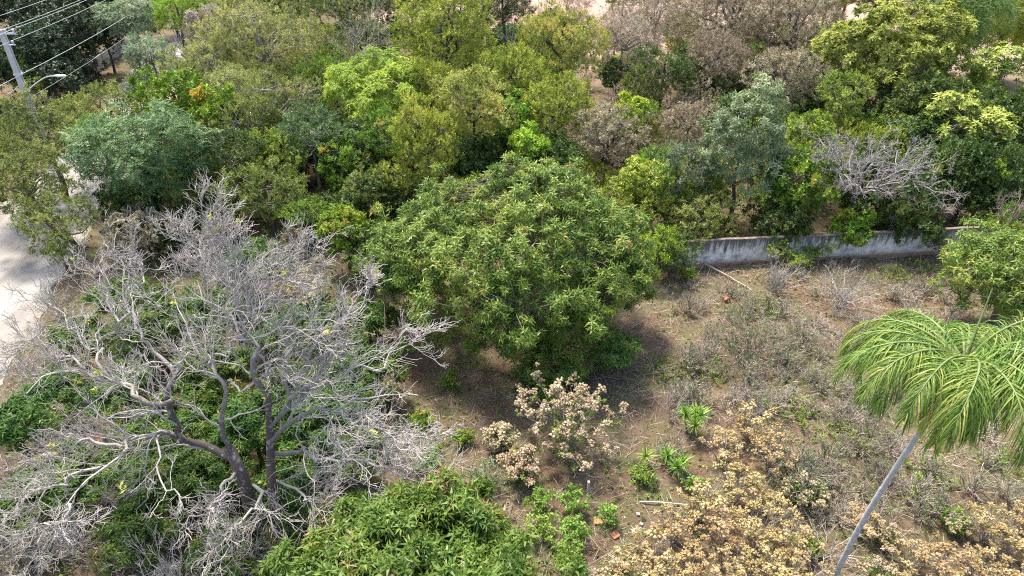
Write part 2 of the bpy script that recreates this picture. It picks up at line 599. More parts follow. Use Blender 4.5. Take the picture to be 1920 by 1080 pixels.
def puff(rng, K=16, r=.035, w=.03):
    """A fluffy seed head: a knobbly ball with loose flecks standing off it."""
    V, F = BLOB
    key = np.round(V, 3)
    ph = rng.uniform(0, 6, 3)
    d = 1 + .22 * np.sin(key @ np.array([5.1, 3.3, 4.2]) + ph[0]) + .16 * np.sin(key @ np.array([-4.0, 6.1, 2.2]) + ph[1])
    V = V * d[:, None] * r * np.array([1, 1, .8])
    dd = nrm(rng.normal(size=(K, 3)) + np.array([0, 0, .4]))
    R = rot_from(nrm(dd + rng.normal(size=(K, 3)) * .7), rng.uniform(0, 6.28, K))
    q = np.array([[-1, -1, 0], [1, -1, .3], [1, 1, 0], [-1, 1, .3]]) * w / 2
    V2, F2 = put(q, np.array([[0, 1, 2, 3]]), dd * r * rng.uniform(.95, 1.25, (K, 1)), R, np.ones(K))
    return np.vstack([V, V2]), np.vstack([F, F2 + len(V)]), np.zeros(len(F) + len(F2), int)


def corymb(rng, n=7, spread=.10, K=12, r=.034, w=.034):
    Vs, Fs, Is, m, c = [], [], [], 0, 0
    for k in range(n):
        a, q = k * 2.399, spread * math.sqrt((k + .3) / n)
        V, F, I = puff(rng, K, r * rng.uniform(.8, 1.25), w)
        V = V + np.array([q * math.cos(a), q * math.sin(a), -q * q * 3 + rng.uniform(-.02, .02)])
        Vs.append(V)
        Fs.append(F + m)
        Is.append(I + c)
        m += len(V)
        c += 1
    return np.concatenate(Vs), np.concatenate(Fs), np.concatenate(Is)


def variants(fn, count=4, seed=1, **kw):
    return [fn(RNG(seed * 31 + k), **kw) for k in range(count)]


TM = {
    'mango': variants(whorl, 6, 1, K=11, L=.27, w=.062, e0=55, e1=-60, stem=.12, leaf=LEAF_B),
    'mango_near': variants(whorl, 6, 2, K=12, L=.28, w=.058, e0=60, e1=-60, stem=.12, leaf=LEAF_B),
    'silver': variants(whorl, 5, 3, K=10, L=.30, w=.075, e0=45, e1=-45, stem=.10),
    'gold': variants(whorl, 5, 4, K=9, L=.34, w=.13, e0=32, e1=-18, stem=.05, leaf=LEAF_D),
    'broad': variants(twig_spray, 4, 5, K=10, L=.19, w=.11, ax=.36, e=(-5, 45)),
    'small': variants(twig_spray, 5, 6, K=14, L=.12, w=.06, ax=.40, e=(5, 60)),
    'tight': variants(twig_spray, 5, 7, K=13, L=.13, w=.055, ax=.34, e=(10, 66)),
    'fine': variants(pinnate, 5, 8, fronds=4, pairs=4, L=.36, l=.14, w=.058),
    'layer': variants(pinnate, 5, 9, fronds=5, pairs=4, L=.40, l=.17, w=.075, e0=20, e1=-5),
    'bamboo': variants(blades, 4, 10, K=9, L=1.5, w=.035, e0=75, e1=20, droop=2.1),
    'bamboo2': variants(blades, 4, 11, K=9, L=.55, w=.06, e0=30, e1=-10, droop=1.0, seg=2),
    'needle': variants(blades, 4, 12, K=14, L=.34, w=.055, e0=80, e1=-10, droop=.25, seg=1),
    'yucca': variants(blades, 3, 13, K=46, L=.48, w=.05, e0=85, e1=-25, droop=.45, seg=2),
    'tuft': variants(blades, 5, 14, K=6, L=.30, w=.016, e0=80, e1=10, droop=.5, seg=1),
    'corymb': variants(corymb, 5, 15, n=6, spread=.16, K=7, r=.055, w=.034),
    'herb': variants(whorl, 5, 16, K=8, L=.17, w=.07, e0=50, e1=-20, stem=.10, leaf=LEAF_B),
}

# template, sprays per m2, clump radius, limb count, how much leaf axes turn upwards, jitter
SPEC = {
    'mango': ('mango', 15, .36, 9, .55, .45),
    'mango_near': ('mango_near', 19, .36, 9, .55, .45),
    'silver': ('silver', 11, .42, 8, .25, .5),
    'gold': ('gold', 9, .48, 10, 1.0, .25),
    'broad': ('broad', 12, .44, 8, .4, .6),
    'small': ('small', 12, .42, 9, .4, .7),
    'tight': ('tight', 13, .42, 9, .6, .5),
    'fine': ('fine', 7.5, .46, 9, .9, .4),
    'layer': ('layer', 7.5, .55, 9, 1.1, .3),
    'bamboo': ('bamboo', 5, .8, 12, 1.0, .3),
    'bamboo2': ('bamboo2', 9, .6, 10, .6, .4),
    'needle': ('needle', 13, .4, 10, .3, .6),
}


def spray_mesh(rng, tms, pos, axis, scale, tint0, leafj=.22, tilt=None):
    """Instances the template variants at pos with +z along axis. Returns V, F, tint."""
    Vs, Fs, Ts, n = [], [], [], 0
    which = rng.integers(0, len(tms), len(pos))
    for k, (tV, tF, tI) in enumerate(tms):
        sel = which == k
        m = int(sel.sum())
        if not m:
            continue
        R = rot_from(axis[sel], rng.uniform(0, 6.283, m))
        V, F = put(tV, tF, pos[sel], R, scale[sel])
        nl = tI.max() + 1
        lt = rng.uniform(-1, 1, (m, nl)) * leafj
        T = (tint0[sel][:, None] + lt[:, tI]).reshape(-1)
        Vs.append(V)
        Fs.append(F + n)
        Ts.append(T)
        n += len(V)
    return np.concatenate(Vs), np.concatenate(Fs), np.clip(np.concatenate(Ts), 0, 1)


def crown_lobes(rng, rx, ry, rz, nl, core=.78, lob=(.34, .55)):
    L = [np.array([0, 0, 0, rx * core, ry * core, rz * core])]
    for k in range(nl):
        a = k * 2.399 + rng.uniform(-.4, .4)
        zz = rng.uniform(-.35, .85)
        h = math.sqrt(max(0, 1 - zz * zz))
        q = rng.uniform(.50, .80)
        s = rng.uniform(*lob) * (1.12 - .35 * (q - .5) / .3)
        L.append(np.array([rx * q * h * math.cos(a), ry * q * h * math.sin(a), rz * q * zz,
                           rx * s, ry * s, rz * s * 1.1]))
    return L


def crown(rng, lobes, sp, ls=1.0, dens=1.0, cr=None, zmin=-.45, fill=.12, tint=(.45, .20), sparse=0.0):
    tmn, den, cr0, nlimb, upw, jit = SPEC[sp]
    cr = (cr or cr0) * (0.6 + 0.4 * ls)
    den = den * dens / (ls * ls)
    pcs, pns = [], []
    for j, l in enumerate(lobes):
        c, r = l[:3], l[3:]
        area = 4 * math.pi * ((r[0] * r[1]) ** 1.6 / 3 + (r[0] * r[2]) ** 1.6 / 3 + (r[1] * r[2]) ** 1.6 / 3) ** (1 / 1.6)
        n = max(4, int(area / (math.pi * cr * cr) * .95))
        i = np.arange(n) + .5
        zz = 1 - 2 * i / n
        az = i * 2.39996 + rng.uniform(0, 6)
        h = np.sqrt(1 - zz * zz)
        d = np.stack([h * np.cos(az), h * np.sin(az), zz], -1) + rng.normal(size=(n, 3)) * .09
        d = nrm(d)
        d = d[d[:, 2] > zmin]
        p = c + d * r * np.where(rng.random((len(d), 1)) < .07, rng.uniform(1.1, 1.3, (len(d), 1)), rng.uniform(.66, 1.10, (len(d), 1)))
        keep = np.ones(len(p), bool)
        for k, o in enumerate(lobes):
            if k != j:
                keep &= (((p - o[:3]) / o[3:]) ** 2).sum(1) > .72
        pcs.append(p[keep])
        pns.append(nrm(d[keep] / r))
    pc, pn = np.concatenate(pcs), np.concatenate(pns)
    if sparse > 0:
        k = rng.random(len(pc)) > sparse
        pc, pn = pc[k], pn[k]
    crs = cr * rng.uniform(.65, 1.35, len(pc))
    m = np.maximum(3, (den * math.pi * crs ** 2 * 1.45 * rng.uniform(.75, 1.25, len(pc))).astype(int))
    ci = np.repeat(np.arange(len(pc)), m)
    n = len(ci)
    d = nrm(rng.normal(size=(n, 3)) + pn[ci] * 1.0 + np.array([0, 0, .35]))
    pos = pc[ci] + d * (crs[ci] * rng.uniform(.35, 1.0, n) ** .5)[:, None] * np.array([1, 1, .75])
    ax = nrm(d * .8 + pn[ci] * .35 + np.array([0, 0, upw]) + rng.normal(size=(n, 3)) * jit)
    sw = sum(np.sin(pc @ nrm(rng.normal(size=3)) * rng.uniform(.9, 2.4) + rng.uniform(0, 6)) for _ in range(4)) / 4
    t0 = tint[0] + (rng.normal(size=len(pc)) * tint[1] * .6 + sw * .28)[ci] + rng.normal(size=n) * tint[1] * .6
    if fill > 0:
        k = int(n * fill)
        w = rng.choice(len(lobes), k, p=np.array([l[3] * l[4] for l in lobes]) / sum(l[3] * l[4] for l in lobes))
        la = np.array(lobes)[w]
        dd = nrm(rng.normal(size=(k, 3)))
        pos = np.vstack([pos, la[:, :3] + dd * la[:, 3:] * (rng.uniform(.2, .9, (k, 1)))])
        ax = np.vstack([ax, nrm(dd + np.array([0, 0, .6]) + rng.normal(size=(k, 3)) * .5)])
        t0 = np.concatenate([t0, tint[0] + rng.normal(size=k) * tint[1]])
    V, F, T = spray_mesh(rng, TM[tmn], pos, ax, ls * rng.uniform(.75, 1.2, len(pos)), t0)
    return V, F, T, pc


def skeleton(rng, base, pc, c, r, rtrunk, nlimb, twigs=0, lean=None):
    """Trunk, limbs and a branchlet to every clump (all relative to base)."""
    top = np.array([c[0] * .75, c[1] * .75, max(c[2] - r * .35, c[2] * .55)])
    tr = smooth_line([np.zeros(3) - [0, 0, .15], top * [.25, .25, .35] + rng.normal(size=3) * [.12, .12, 0] * r * .4,
                      top * [.7, .7, .7] + rng.normal(size=3) * [.1, .1, 0] * r * .4, top, c * 1.0 + [0, 0, r * .2]], 12)
    rad = rtrunk * np.linspace(1, .28, 12)
    rad[0] *= 1.35
    tv = tube(tr, rad, 8)
    n = min(nlimb, len(pc))
    pick = pc[rng.choice(len(pc), n, replace=False)]
    lp, lr = [], []
    for q in pick:
        t = rng.uniform(.45, .92) * 11
        i = int(t)
        s = tr[i]
        mid = s + (q - s) * .5 + rng.normal(size=3) * .10 * np.linalg.norm(q - s) + [0, 0, .08 * r]
        lp.append(smooth_line([s, mid, q], 7, rng, .03 * r * .3))
        r0 = rad[i] * rng.uniform(.45, .65)
        lr.append(np.linspace(r0, .018, 7))
    lp, lr = np.array(lp), np.array(lr)
    lv = tube(lp, lr, 6)
    nodes = lp[:, 1:].reshape(-1, 3)
    dd = ((pc[:, None] - nodes[None]) ** 2).sum(2)
    j = dd.argmin(1)
    s = nodes[j]
    mid = (s + pc) / 2 + rng.normal(size=pc.shape) * .12 * np.sqrt(dd.min(1))[:, None]
    cp = np.stack([s, (s + mid) / 2 + rng.normal(size=pc.shape) * .02, mid, (mid + pc) / 2, pc], 1)
    crd = np.linspace(.022, .007, 5)[None] * rng.uniform(.8, 1.5, (len(pc), 1))
    bv = tube(cp, crd, 4)
    parts = [tv, lv, bv]
    if twigs:
        tp, trd = grow(rng, cp, crd, twigs, .4, 1.0, .6, (.3, 1.0), .3, .2, 4, .7, .005, 0, .45)
        parts.append(tube(tp, trd, 3))
    mb, mt = MB(), MB()
    mt.add(*tv)
    for v in parts[1:]:
        mb.add(*v)
    return mt, mb


CROWNS = {}
SIZES = (1.15, 2.1, 3.5, 4.9)


def shared_crown(sp, r, ratio, sparse, twigs, ls, nl, core, lob, var):
    """Crown and branchlets of one kind and size, made once and shared by all trees of that kind."""
    R0 = min(SIZES, key=lambda s: abs(math.log(s / r)))
    q0 = .75 if ratio < .92 else 1.15
    key = (sp, R0, q0, sparse > 0, twigs > 0, var)
    if key not in CROWNS:
        rng = RNG(abs(hash((sp, R0 * 10, q0 * 10, sparse > 0, twigs > 0, var))) % 99991 if False else sum(map(ord, sp)) * 7 + int(R0 * 31) + int(q0 * 57) + 3 * (sparse > 0) + 11 * (twigs > 0) + 101 * var)
        lb = crown_lobes(rng, R0, R0, R0 * q0, max(nl, 8), core, lob)
        l0 = {1.15: .85, 2.1: 1.0, 3.5: 1.2, 4.9: 1.35}[R0]
        V, F, T, pc = crown(rng, lb, sp, l0, 1.0, None, -.85, .10, (.48, .22), sparse)
        o = np.array([0, 0, -R0 * q0 * .3])
        n = min(SPEC[sp][3], len(pc))
        pick = pc[rng.choice(len(pc), n, replace=False)]
        mid = pick * .5 + rng.normal(size=pick.shape) * .12 * R0
        lp = np.stack([smooth_line([o, m_, e], 7, rng, .02 * R0) for m_, e in zip(mid, pick)])
        lr = np.tile(np.linspace(.035 * R0, .016, 7), (n, 1))
        mb = MB().add(*tube(lp, lr, 5))
        nodes = lp[:, 1:].reshape(-1, 3)
        dd = ((pc[:, None] - nodes[None]) ** 2).sum(2)
        s = nodes[dd.argmin(1)]
        m2 = (s + pc) / 2 + rng.normal(size=pc.shape) * .1 * np.sqrt(dd.min(1))[:, None]
        cp = np.stack([s, m2, (m2 + pc) / 2 + rng.normal(size=pc.shape) * .03, pc], 1)
        cr_ = np.linspace(.020, .007, 4)[None] * rng.uniform(.8, 1.4, (len(pc), 1))
        mb.add(*tube(cp, cr_, 3))
        if twigs:
            tp, td = grow(rng, cp, cr_, 3, .4, 1.0, .6, (.3, 1.0), .3, .2, 4, .7, .007, 0, .5)
            mb.add(*tube(tp, td, 3))
        ob = add_mesh('crown', V, F, M['dark'], None, T)
        me = ob.data
        bpy.data.objects.remove(ob)
        Vb, Fb, Tb = mb.arrays()
        ob = add_mesh('branches', Vb, Fb, M['bark'], None, Tb, True)
        mbr = ob.data
        bpy.data.objects.remove(ob)
        CROWNS[key] = (me, mbr)
    return CROWNS[key], R0, q0


def part_of(name, me, mat, parent, loc, scale, rz):
    ob = bpy.data.objects.new(name, me)
    COL.objects.link(ob)
    ob.parent = parent
    ob.location = tuple(float(k) for k in loc)
    ob.scale = tuple(float(k) for k in scale)
    ob.rotation_euler = (0, 0, rz)
    ob.material_slots[0].link = 'OBJECT'
    ob.material_slots[0].material = mat
    return ob


def tree(name, label, sp, mat, px, py, rpx, zc, ratio=.8, cat='tree', group=None, seed=None, bark='bark', nl=6, ls=1.0,
         dens=1.0, squash=1.0, twigs=0, sparse=0.0, tint=(.45, .20), rtrunk=None, zmin=-.45, fill=.12, core=.66,
         lob=(.32, .54), cr=None, lean=(0, 0), lobes=None, own=False, at=None):
    """A leafy tree whose crown centre (height zc) the photograph shows at (px, py) with radius rpx pixels."""
    rng = RNG(seed if seed is not None else int(px * 7 + py * 13))
    if at is None:
        C = P(px, py, zc)
        r = rpx * depth(C) / FPX
    else:
        C, r = np.array(at[:3], float), at[3]
    base = np.array([C[0] - lean[0], C[1] - lean[1], gz(C[0] - lean[0], C[1] - lean[1])])
    c = C - base
    rx, ry, rz = r, r * squash, min(r * ratio, c[2] - .1)
    o = thing(name, base, label, cat, group)
    add = 'stems' if cat in ('shrub', 'bush', 'bamboo') else 'trunk'
    rt = rtrunk or max(.05, min(.26, .045 * r + .03))
    if not own and lobes is None:
        (me, mbr), R0, q0 = shared_crown(sp, r, rz / r, sparse, twigs, ls, nl, core, lob, int(px + py) % 2 if r < 2.7 else 0)
        sc = (rx / R0, ry / R0, rz / (R0 * q0))
        spin = rng.uniform(0, 6.283)
        top = c + [0, 0, -rz * .3]
        tr = smooth_line([[0, 0, -.15], top * [.3, .3, .4] + rng.normal(size=3) * [.1, .1, 0] * r * .5, top, c + [0, 0, rz * .3]], 9)
        MB().add(*tube(tr, rt * np.linspace(1.2, .4, 9), 7)).build(add, M[bark], o, True)
        part_of('branches', mbr, M[bark], o, c, sc, spin)
        part_of('crown', me, M[mat], o, c, sc, spin)
        return o
    lb = crown_lobes(rng, rx, ry, rz, nl, core, lob) if lobes is None else [np.array(l) * np.array([rx, ry, rz, rx, ry, rz]) for l in lobes]
    V, F, T, pc = crown(rng, lb, sp, ls, dens, cr, zmin, fill, tint, sparse)
    V = V + c
    pc = pc + c
    V[:, 2] = np.maximum(V[:, 2], .03)
    mt, mb = skeleton(rng, base, pc, c, r, rt, SPEC[sp][3], twigs)
    mt.build(add, M[bark], o, True)
    mb.build('branches', M[bark], o, True)
    add_mesh('crown', V, F, M[mat], o, T)
    return o


def bare_tree(name, label, px, py, rpx, zc, mat='bare_grey', hb=None, nl=9, levels=((6, .5), (6, .45), (5, .45)), seed=None, cat='tree',
              group=None, up=.25, leafmat=None, leafn=0, rtrunk=.10, squash=.9, rtip=.005, wander=.28, lean=(0, 0), sp='small', ls=.7, ratio=.55, spread=.72):
    """A leafless tree: trunk, main limbs to a spread of points in the crown, then finer and finer twigs."""
    rng = RNG(seed if seed is not None else int(px * 5 + py * 11))
    C = P(px, py, zc)
    r = rpx * depth(C) / FPX
    base = np.array([C[0] - lean[0], C[1] - lean[1], gz(C[0] - lean[0], C[1] - lean[1])])
    c = C - base
    fork = np.array([c[0] * .5, c[1] * .5, max(.12, (hb if hb is not None else c[2] - r * ratio * 1.1))])
    o = thing(name, base, label, cat, group)
    tr = smooth_line([[0, 0, -.1], fork * .5 + rng.normal(size=3) * [.06, .06, 0] * r, fork], 8)
    MB().add(*tube(tr, rtrunk * np.linspace(1.25, .85, 8), 7)).build('trunk', M[mat], o, True)
    allp = []
    for k in range(nl):
        a = k * 2.399 + rng.uniform(-.3, .3)
        q = math.sqrt((k + .5) / nl)
        e = c + np.array([r * spread * q * math.cos(a), r * squash * spread * q * math.sin(a), r * ratio * (.75 - q * q * .9 + rng.uniform(-.2, .2))])
        mid = fork + (e - fork) * .5 + rng.normal(size=3) * .13 * r * .6 + [0, 0, -.05 * r]
        lp = smooth_line([fork, mid, e], 9, rng, .03 * r * .5)[None]
        lr = np.linspace(rtrunk * .62, max(.016, rtrunk * .16), 9)[None]
        mb = MB().add(*tube(lp, lr, 6))
        cur, cr_ = lp, lr
        ends = []
        for j, (n, lf) in enumerate(levels):
            cur, cr_ = grow(rng, cur, cr_, n, .25 if j == 0 else .2, 1.0, lf, (.35, 1.05), up, wander, 6 if j == 0 else (5 if j < 2 else 4), .6, rtip, .04, .12, (c, .25))
            mb.add(*tube(cur, cr_, 5 if j == 0 else 3))
        mb.build('limb', M[mat], o, True)
        allp.append(cur[:, -1])
    if leafmat and leafn:
        ap = np.concatenate(allp)
        s = ap[rng.choice(len(ap), min(leafn, len(ap)), replace=False)]
        V, F, T = spray_mesh(rng, TM[SPEC[sp][0]], s, nrm(rng.normal(size=s.shape) + [0, 0, .8]), ls * rng.uniform(.6, 1.2, len(s)), .5 + rng.normal(size=len(s)) * .22)
        add_mesh('leaves', V, F, M[leafmat], o, T)
    return o

# ------------------------------------------------------------------ the setting
def sstep(x, a, b):
    t = np.clip((x - a) / (b - a), 0, 1)
    return t * t * (3 - 2 * t)


def gz(x, y):
    """Height of the ground: gently uneven in the clearing, level along the road, rising a little far away."""
    w = sstep(np.asarray(x, float), -19, -13)
    q = (.09 * np.sin(x * .41 + 1.0) * np.cos(y * .37) + .05 * np.sin(x * 1.1 + y * .9) + .035 * np.cos(x * 1.9 - y * 1.7 + 1.0)
         + .02 * np.sin(x * 3.7 + 2) * np.cos(y * 4.1)) * w
    return q + .02 * np.maximum(np.asarray(y, float) - 75, 0) * sstep(np.asarray(y, float), 75, 110)


def ground_material():
    m, nt, out = new_mat('dry_ground')
    geo = nt.nodes.new('ShaderNodeNewGeometry')
    pos = geo.outputs['Position']
    n_big = noise(nt, pos, .16, 3, .55)
    n_mid = noise(nt, pos, .9, 5, .6)
    n_fin = noise(nt, pos, 9, 6, .7)
    n_gr = noise(nt, pos, 55, 4, .75)
    soil = ramp(nt, [(.30, (.055, .034, .024)), (.52, (.105, .067, .046)), (.72, (.18, .12, .085))])
    nt.links.new(n_fin.outputs['Fac'], soil.inputs['Fac'])
    straw = ramp(nt, [(.3, (.075, .060, .038)), (.55, (.145, .118, .078)), (.75, (.26, .215, .155))])
    vo = nt.nodes.new('ShaderNodeTexNoise')
    vo.noise_type = 'RIDGED_MULTIFRACTAL'
    vo.inputs['Scale'].default_value = 5.5
    vo.inputs['Detail'].default_value = 7
    vo.inputs['Roughness'].default_value = .75
    nt.links.new(pos, vo.inputs['Vector'])
    nt.links.new(n_gr.outputs['Fac'], straw.inputs['Fac'])
    k1 = ramp(nt, [(.38, (0, 0, 0)), (.62, (.85, .85, .85))])
    nt.links.new(n_mid.outputs['Fac'], k1.inputs['Fac'])
    c = mixc(nt, k1.outputs['Color'], soil.outputs['Color'], straw.outputs['Color'])
    moss = ramp(nt, [(.3, (.05, .055, .022)), (.7, (.14, .145, .06))])
    nt.links.new(n_gr.outputs['Fac'], moss.inputs['Fac'])
    n_m2 = noise(nt, pos, .55, 5, .65)
    k2 = ramp(nt, [(.44, (0, 0, 0)), (.60, (.8, .8, .8))])
    nt.links.new(n_m2.outputs['Fac'], k2.inputs['Fac'])
    c = mixc(nt, k2.outputs['Color'], c, moss.outputs['Color'])
    red = ramp(nt, [(.46, (0, 0, 0)), (.62, (.35, .35, .35))])
    nt.links.new(n_big.outputs['Fac'], red.inputs['Fac'])
    c = mixc(nt, red.outputs['Color'], c, (.21, .12, .08))
    # the bare pinkish field far behind the trees
    sx = nt.nodes.new('ShaderNodeSeparateXYZ')
    nt.links.new(pos, sx.inputs[0])
    mr = nt.nodes.new('ShaderNodeMapRange')
    mr.inputs['From Min'].default_value = 66
    mr.inputs['From Max'].default_value = 80
    nt.links.new(sx.outputs['Y'], mr.inputs['Value'])
    fld = ramp(nt, [(.3, (.27, .17, .13)), (.7, (.42, .30, .25))])
    nt.links.new(n_fin.outputs['Fac'], fld.inputs['Fac'])
    mfx = nt.nodes.new('ShaderNodeMath')
    mfx.operation = 'GREATER_THAN'
    nt.links.new(sx.outputs['X'], mfx.inputs[0])
    mfx.inputs[1].default_value = -22
    mm = nt.nodes.new('ShaderNodeMath')
    mm.operation = 'MULTIPLY'
    nt.links.new(mr.outputs[0], mm.inputs[0])
    nt.links.new(mfx.outputs[0], mm.inputs[1])
    c = mixc(nt, mm.outputs[0], c, fld.outputs['Color'])
    pr = nt.nodes.new('ShaderNodeBsdfPrincipled')
    pr.inputs['Roughness'].default_value = .95
    pr.inputs['Specular IOR Level'].default_value = .1
    nt.links.new(c, pr.inputs['Base Color'])
    bump(nt, n_fin.outputs['Fac'], .8, .06, pr.inputs['Normal'])
    nt.links.new(pr.outputs[0], out.inputs['Surface'])
    return m


M['ground'] = ground_material()
gx = np.concatenate([[-3000, -800, -250, -110], np.linspace(-62, 62, 170), [110, 250, 800, 3000]])
gy = np.concatenate([[-800, -120, -20], np.linspace(2, 118, 150), [150, 300, 900, 3500]])
X, Y = np.meshgrid(gx, gy, indexing='ij')
Z = np.where((np.abs(X) < 63) & (Y < 119) & (Y > 1), gz(X, Y), gz(np.full_like(X, -60), np.minimum(Y, 118)))
i, j = np.meshgrid(np.arange(len(gx) - 1), np.arange(len(gy) - 1), indexing='ij')
b = i * len(gy) + j
add_mesh('ground', np.stack([X, Y, Z], -1).reshape(-1, 3), np.stack([b, b + len(gy), b + len(gy) + 1, b + 1], -1).reshape(-1, 4), M['ground'], None, None, True)
bpy.data.objects['ground']['kind'] = 'structure'


# ---- the pale dirt road on the left
def road_material():
    m, nt, out = new_mat('pale_dirt_road')
    geo = nt.nodes.new('ShaderNodeNewGeometry')
    mp = nt.nodes.new('ShaderNodeMapping')
    mp.inputs['Rotation'].default_value = (0, 0, math.radians(-8))
    mp.inputs['Scale'].default_value = (.7, .16, 1)
    nt.links.new(geo.outputs['Position'], mp.inputs['Vector'])
    n1 = noise(nt, mp.outputs[0], 1.0, 5, .6)
    r1 = ramp(nt, [(.32, (.215, .195, .165)), (.50, (.285, .265, .24)), (.68, (.32, .302, .278))])
    nt.links.new(n1.outputs['Fac'], r1.inputs['Fac'])
    n2 = noise(nt, geo.outputs['Position'], 14, 6, .7)
    r2 = ramp(nt, [(.3, (.86, .84, .82)), (.7, (1.05, 1.05, 1.05))])
    nt.links.new(n2.outputs['Fac'], r2.inputs['Fac'])
    c = mixc(nt, 1.0, r1.outputs['Color'], r2.outputs['Color'], 'MULTIPLY')
    pr = nt.nodes.new('ShaderNodeBsdfPrincipled')
    pr.inputs['Roughness'].default_value = .95
    pr.inputs['Specular IOR Level'].default_value = .1
    nt.links.new(c, pr.inputs['Base Color'])
    bump(nt, n2.outputs['Fac'], .4, .03, pr.inputs['Normal'])
    nt.links.new(pr.outputs[0], out.inputs['Surface'])
    return m


M['road'] = road_material()
edge = [P(-60, 860, 0) + [0, -12, 0], P(-40, 800, 0), P(5, 715, 0), P(68, 620, 0), P(112, 520, 0), P(160, 440, 0), P(196, 372, 0),
        np.array([-29.0, 56, 0]), np.array([-33.0, 70, 0]), np.array([-38.5, 95, 0]), np.array([-47, 130, 0])]
edge = smooth_line(edge, 120)
rr = RNG(4)
jit = np.convolve(rr.normal(size=130), np.ones(4) / 4, 'same')[:120] * .35
left = edge + np.array([-6.4, -.6, 0])
Vr = []
for k in range(9):
    f = k / 8
    q = edge * (1 - f) + left * f
    q = q + np.array([1, 0, 0]) * (jit * (1 - f) ** 4 - np.roll(jit, 30) * f ** 4)[:, None]
    q[:, 2] = .012 + .035 * math.sin(math.pi * f)
    Vr.append(q)
Vr = np.stack(Vr, 1)
i, j = np.meshgrid(np.arange(119), np.arange(8), indexing='ij')
b = i * 9 + j
tag(add_mesh('road', Vr.reshape(-1, 3), np.stack([b, b + 9, b + 10, b + 1], -1).reshape(-1, 4), M['road'], None, None, True), kind='structure')


# ---- the stained boundary wall
def wall_material():
    m, nt, out = new_mat('stained_plaster')
    tc = nt.nodes.new('ShaderNodeTexCoord')
    sp = nt.nodes.new('ShaderNodeSeparateXYZ')
    nt.links.new(tc.outputs['Object'], sp.inputs[0])
    n1 = noise(nt, tc.outputs['Object'], 2.2, 6, .65)
    base = ramp(nt, [(.34, (.33, .30, .27)), (.50, (.68, .64, .59)), (.64, (.88, .84, .78))])
    nt.links.new(n1.outputs['Fac'], base.inputs['Fac'])
    mp = nt.nodes.new('ShaderNodeMapping')
    mp.inputs['Scale'].default_value = (3.2, 3.2, .22)
    nt.links.new(tc.outputs['Object'], mp.inputs['Vector'])
    n2 = noise(nt, mp.outputs[0], 1.6, 6, .7)
    # runs of black mould that start at the top edge
    hm = nt.nodes.new('ShaderNodeMapRange')
    hm.inputs['From Min'].default_value = .35
    hm.inputs['From Max'].default_value = 1.5
    hm.inputs['To Min'].default_value = -.17
    hm.inputs['To Max'].default_value = .20
    nt.links.new(sp.outputs['Z'], hm.inputs['Value'])
    ad = nt.nodes.new('ShaderNodeMath')
    ad.operation = 'ADD'
    nt.links.new(n2.outputs['Fac'], ad.inputs[0])
    nt.links.new(hm.outputs[0], ad.inputs[1])
    st = ramp(nt, [(.50, (0, 0, 0)), (.66, (.85, .85, .85))])
    nt.links.new(ad.outputs[0], st.inputs['Fac'])
    c = mixc(nt, st.outputs['Color'], base.outputs['Color'], (.055, .055, .06))
    # red earth splashed on the foot
    fm = nt.nodes.new('ShaderNodeMapRange')
    fm.inputs['From Min'].default_value = .38
    fm.inputs['From Max'].default_value = .10
    nt.links.new(sp.outputs['Z'], fm.inputs['Value'])
    mu = nt.nodes.new('ShaderNodeMath')
    mu.operation = 'MULTIPLY'
    nt.links.new(fm.outputs[0], mu.inputs[0])
    nt.links.new(n1.outputs['Fac'], mu.inputs[1])
    c = mixc(nt, mu.outputs[0], c, (.34, .19, .12))
    n3 = noise(nt, tc.outputs['Object'], 16, 5, .7)
    r3 = ramp(nt, [(.3, (.7, .7, .7)), (.7, (1.15, 1.15, 1.15))])
    nt.links.new(n3.outputs['Fac'], r3.inputs['Fac'])
    c = mixc(nt, 1.0, c, r3.outputs['Color'], 'MULTIPLY')
    pr = nt.nodes.new('ShaderNodeBsdfPrincipled')
    pr.inputs['Roughness'].default_value = .92
    pr.inputs['Specular IOR Level'].default_value = .15
    nt.links.new(c, pr.inputs['Base Color'])
    bump(nt, n3.outputs['Fac'], .6, .02, pr.inputs['Normal'])
    nt.links.new(pr.outputs[0], out.inputs['Surface'])
    return m


M['wall'] = wall_material()
WH = 1.55
W0 = P(1150, 505, 0)
W1 = P(1310, 497, 0)
W2 = P(1880, 424, WH) * [1, 1, 0]
wd = nrm(W2 - W1)
W0 = W1 - wd * 2.2
WL = np.linalg.norm(W2 - W0) + 8.0
wn_ = np.array([wd[1], -wd[0], 0])                 # towards the camera
Rw = np.stack([wd, -wn_, [0, 0, 1]], -1)
wall = thing('boundary_wall', W0, 'low grey plastered wall with black run stains between trees and clearing', 'wall', None, math.atan2(wd[1], wd[0]))
rw = RNG(9)
n = 90
us = np.linspace(0, WL, n)
prof = .02 * np.convolve(rw.normal(size=n + 8), np.ones(9) / 9, 'same')[4:4 + n] * 3
mb = MB()
rows = [(-.15, .09), (.10, .09), (.26, .085), (.6, .083), (1.0, .08), (1.3, .08), (WH, .08)]
for sgn in (-1, 1):
    V = np.stack([np.stack([us, sgn * (t + .006 * rw.normal(size=n)), np.full(n, z) + (prof if z == WH else 0)], -1) for z, t in rows], 1)
    i, j = np.meshgrid(np.arange(n - 1), np.arange(len(rows) - 1), indexing='ij')
    b = i * len(rows) + j
    f = np.stack([b, b + len(rows), b + len(rows) + 1, b + 1], -1).reshape(-1, 4)
    mb.add(V.reshape(-1, 3), f if sgn < 0 else f[:, ::-1])
mb.build('wall_body', M['wall'], wall, True)
mb = MB()
sec = [(-.095, -.01), (-.10, .05), (.0, .075), (.10, .05), (.095, -.01)]
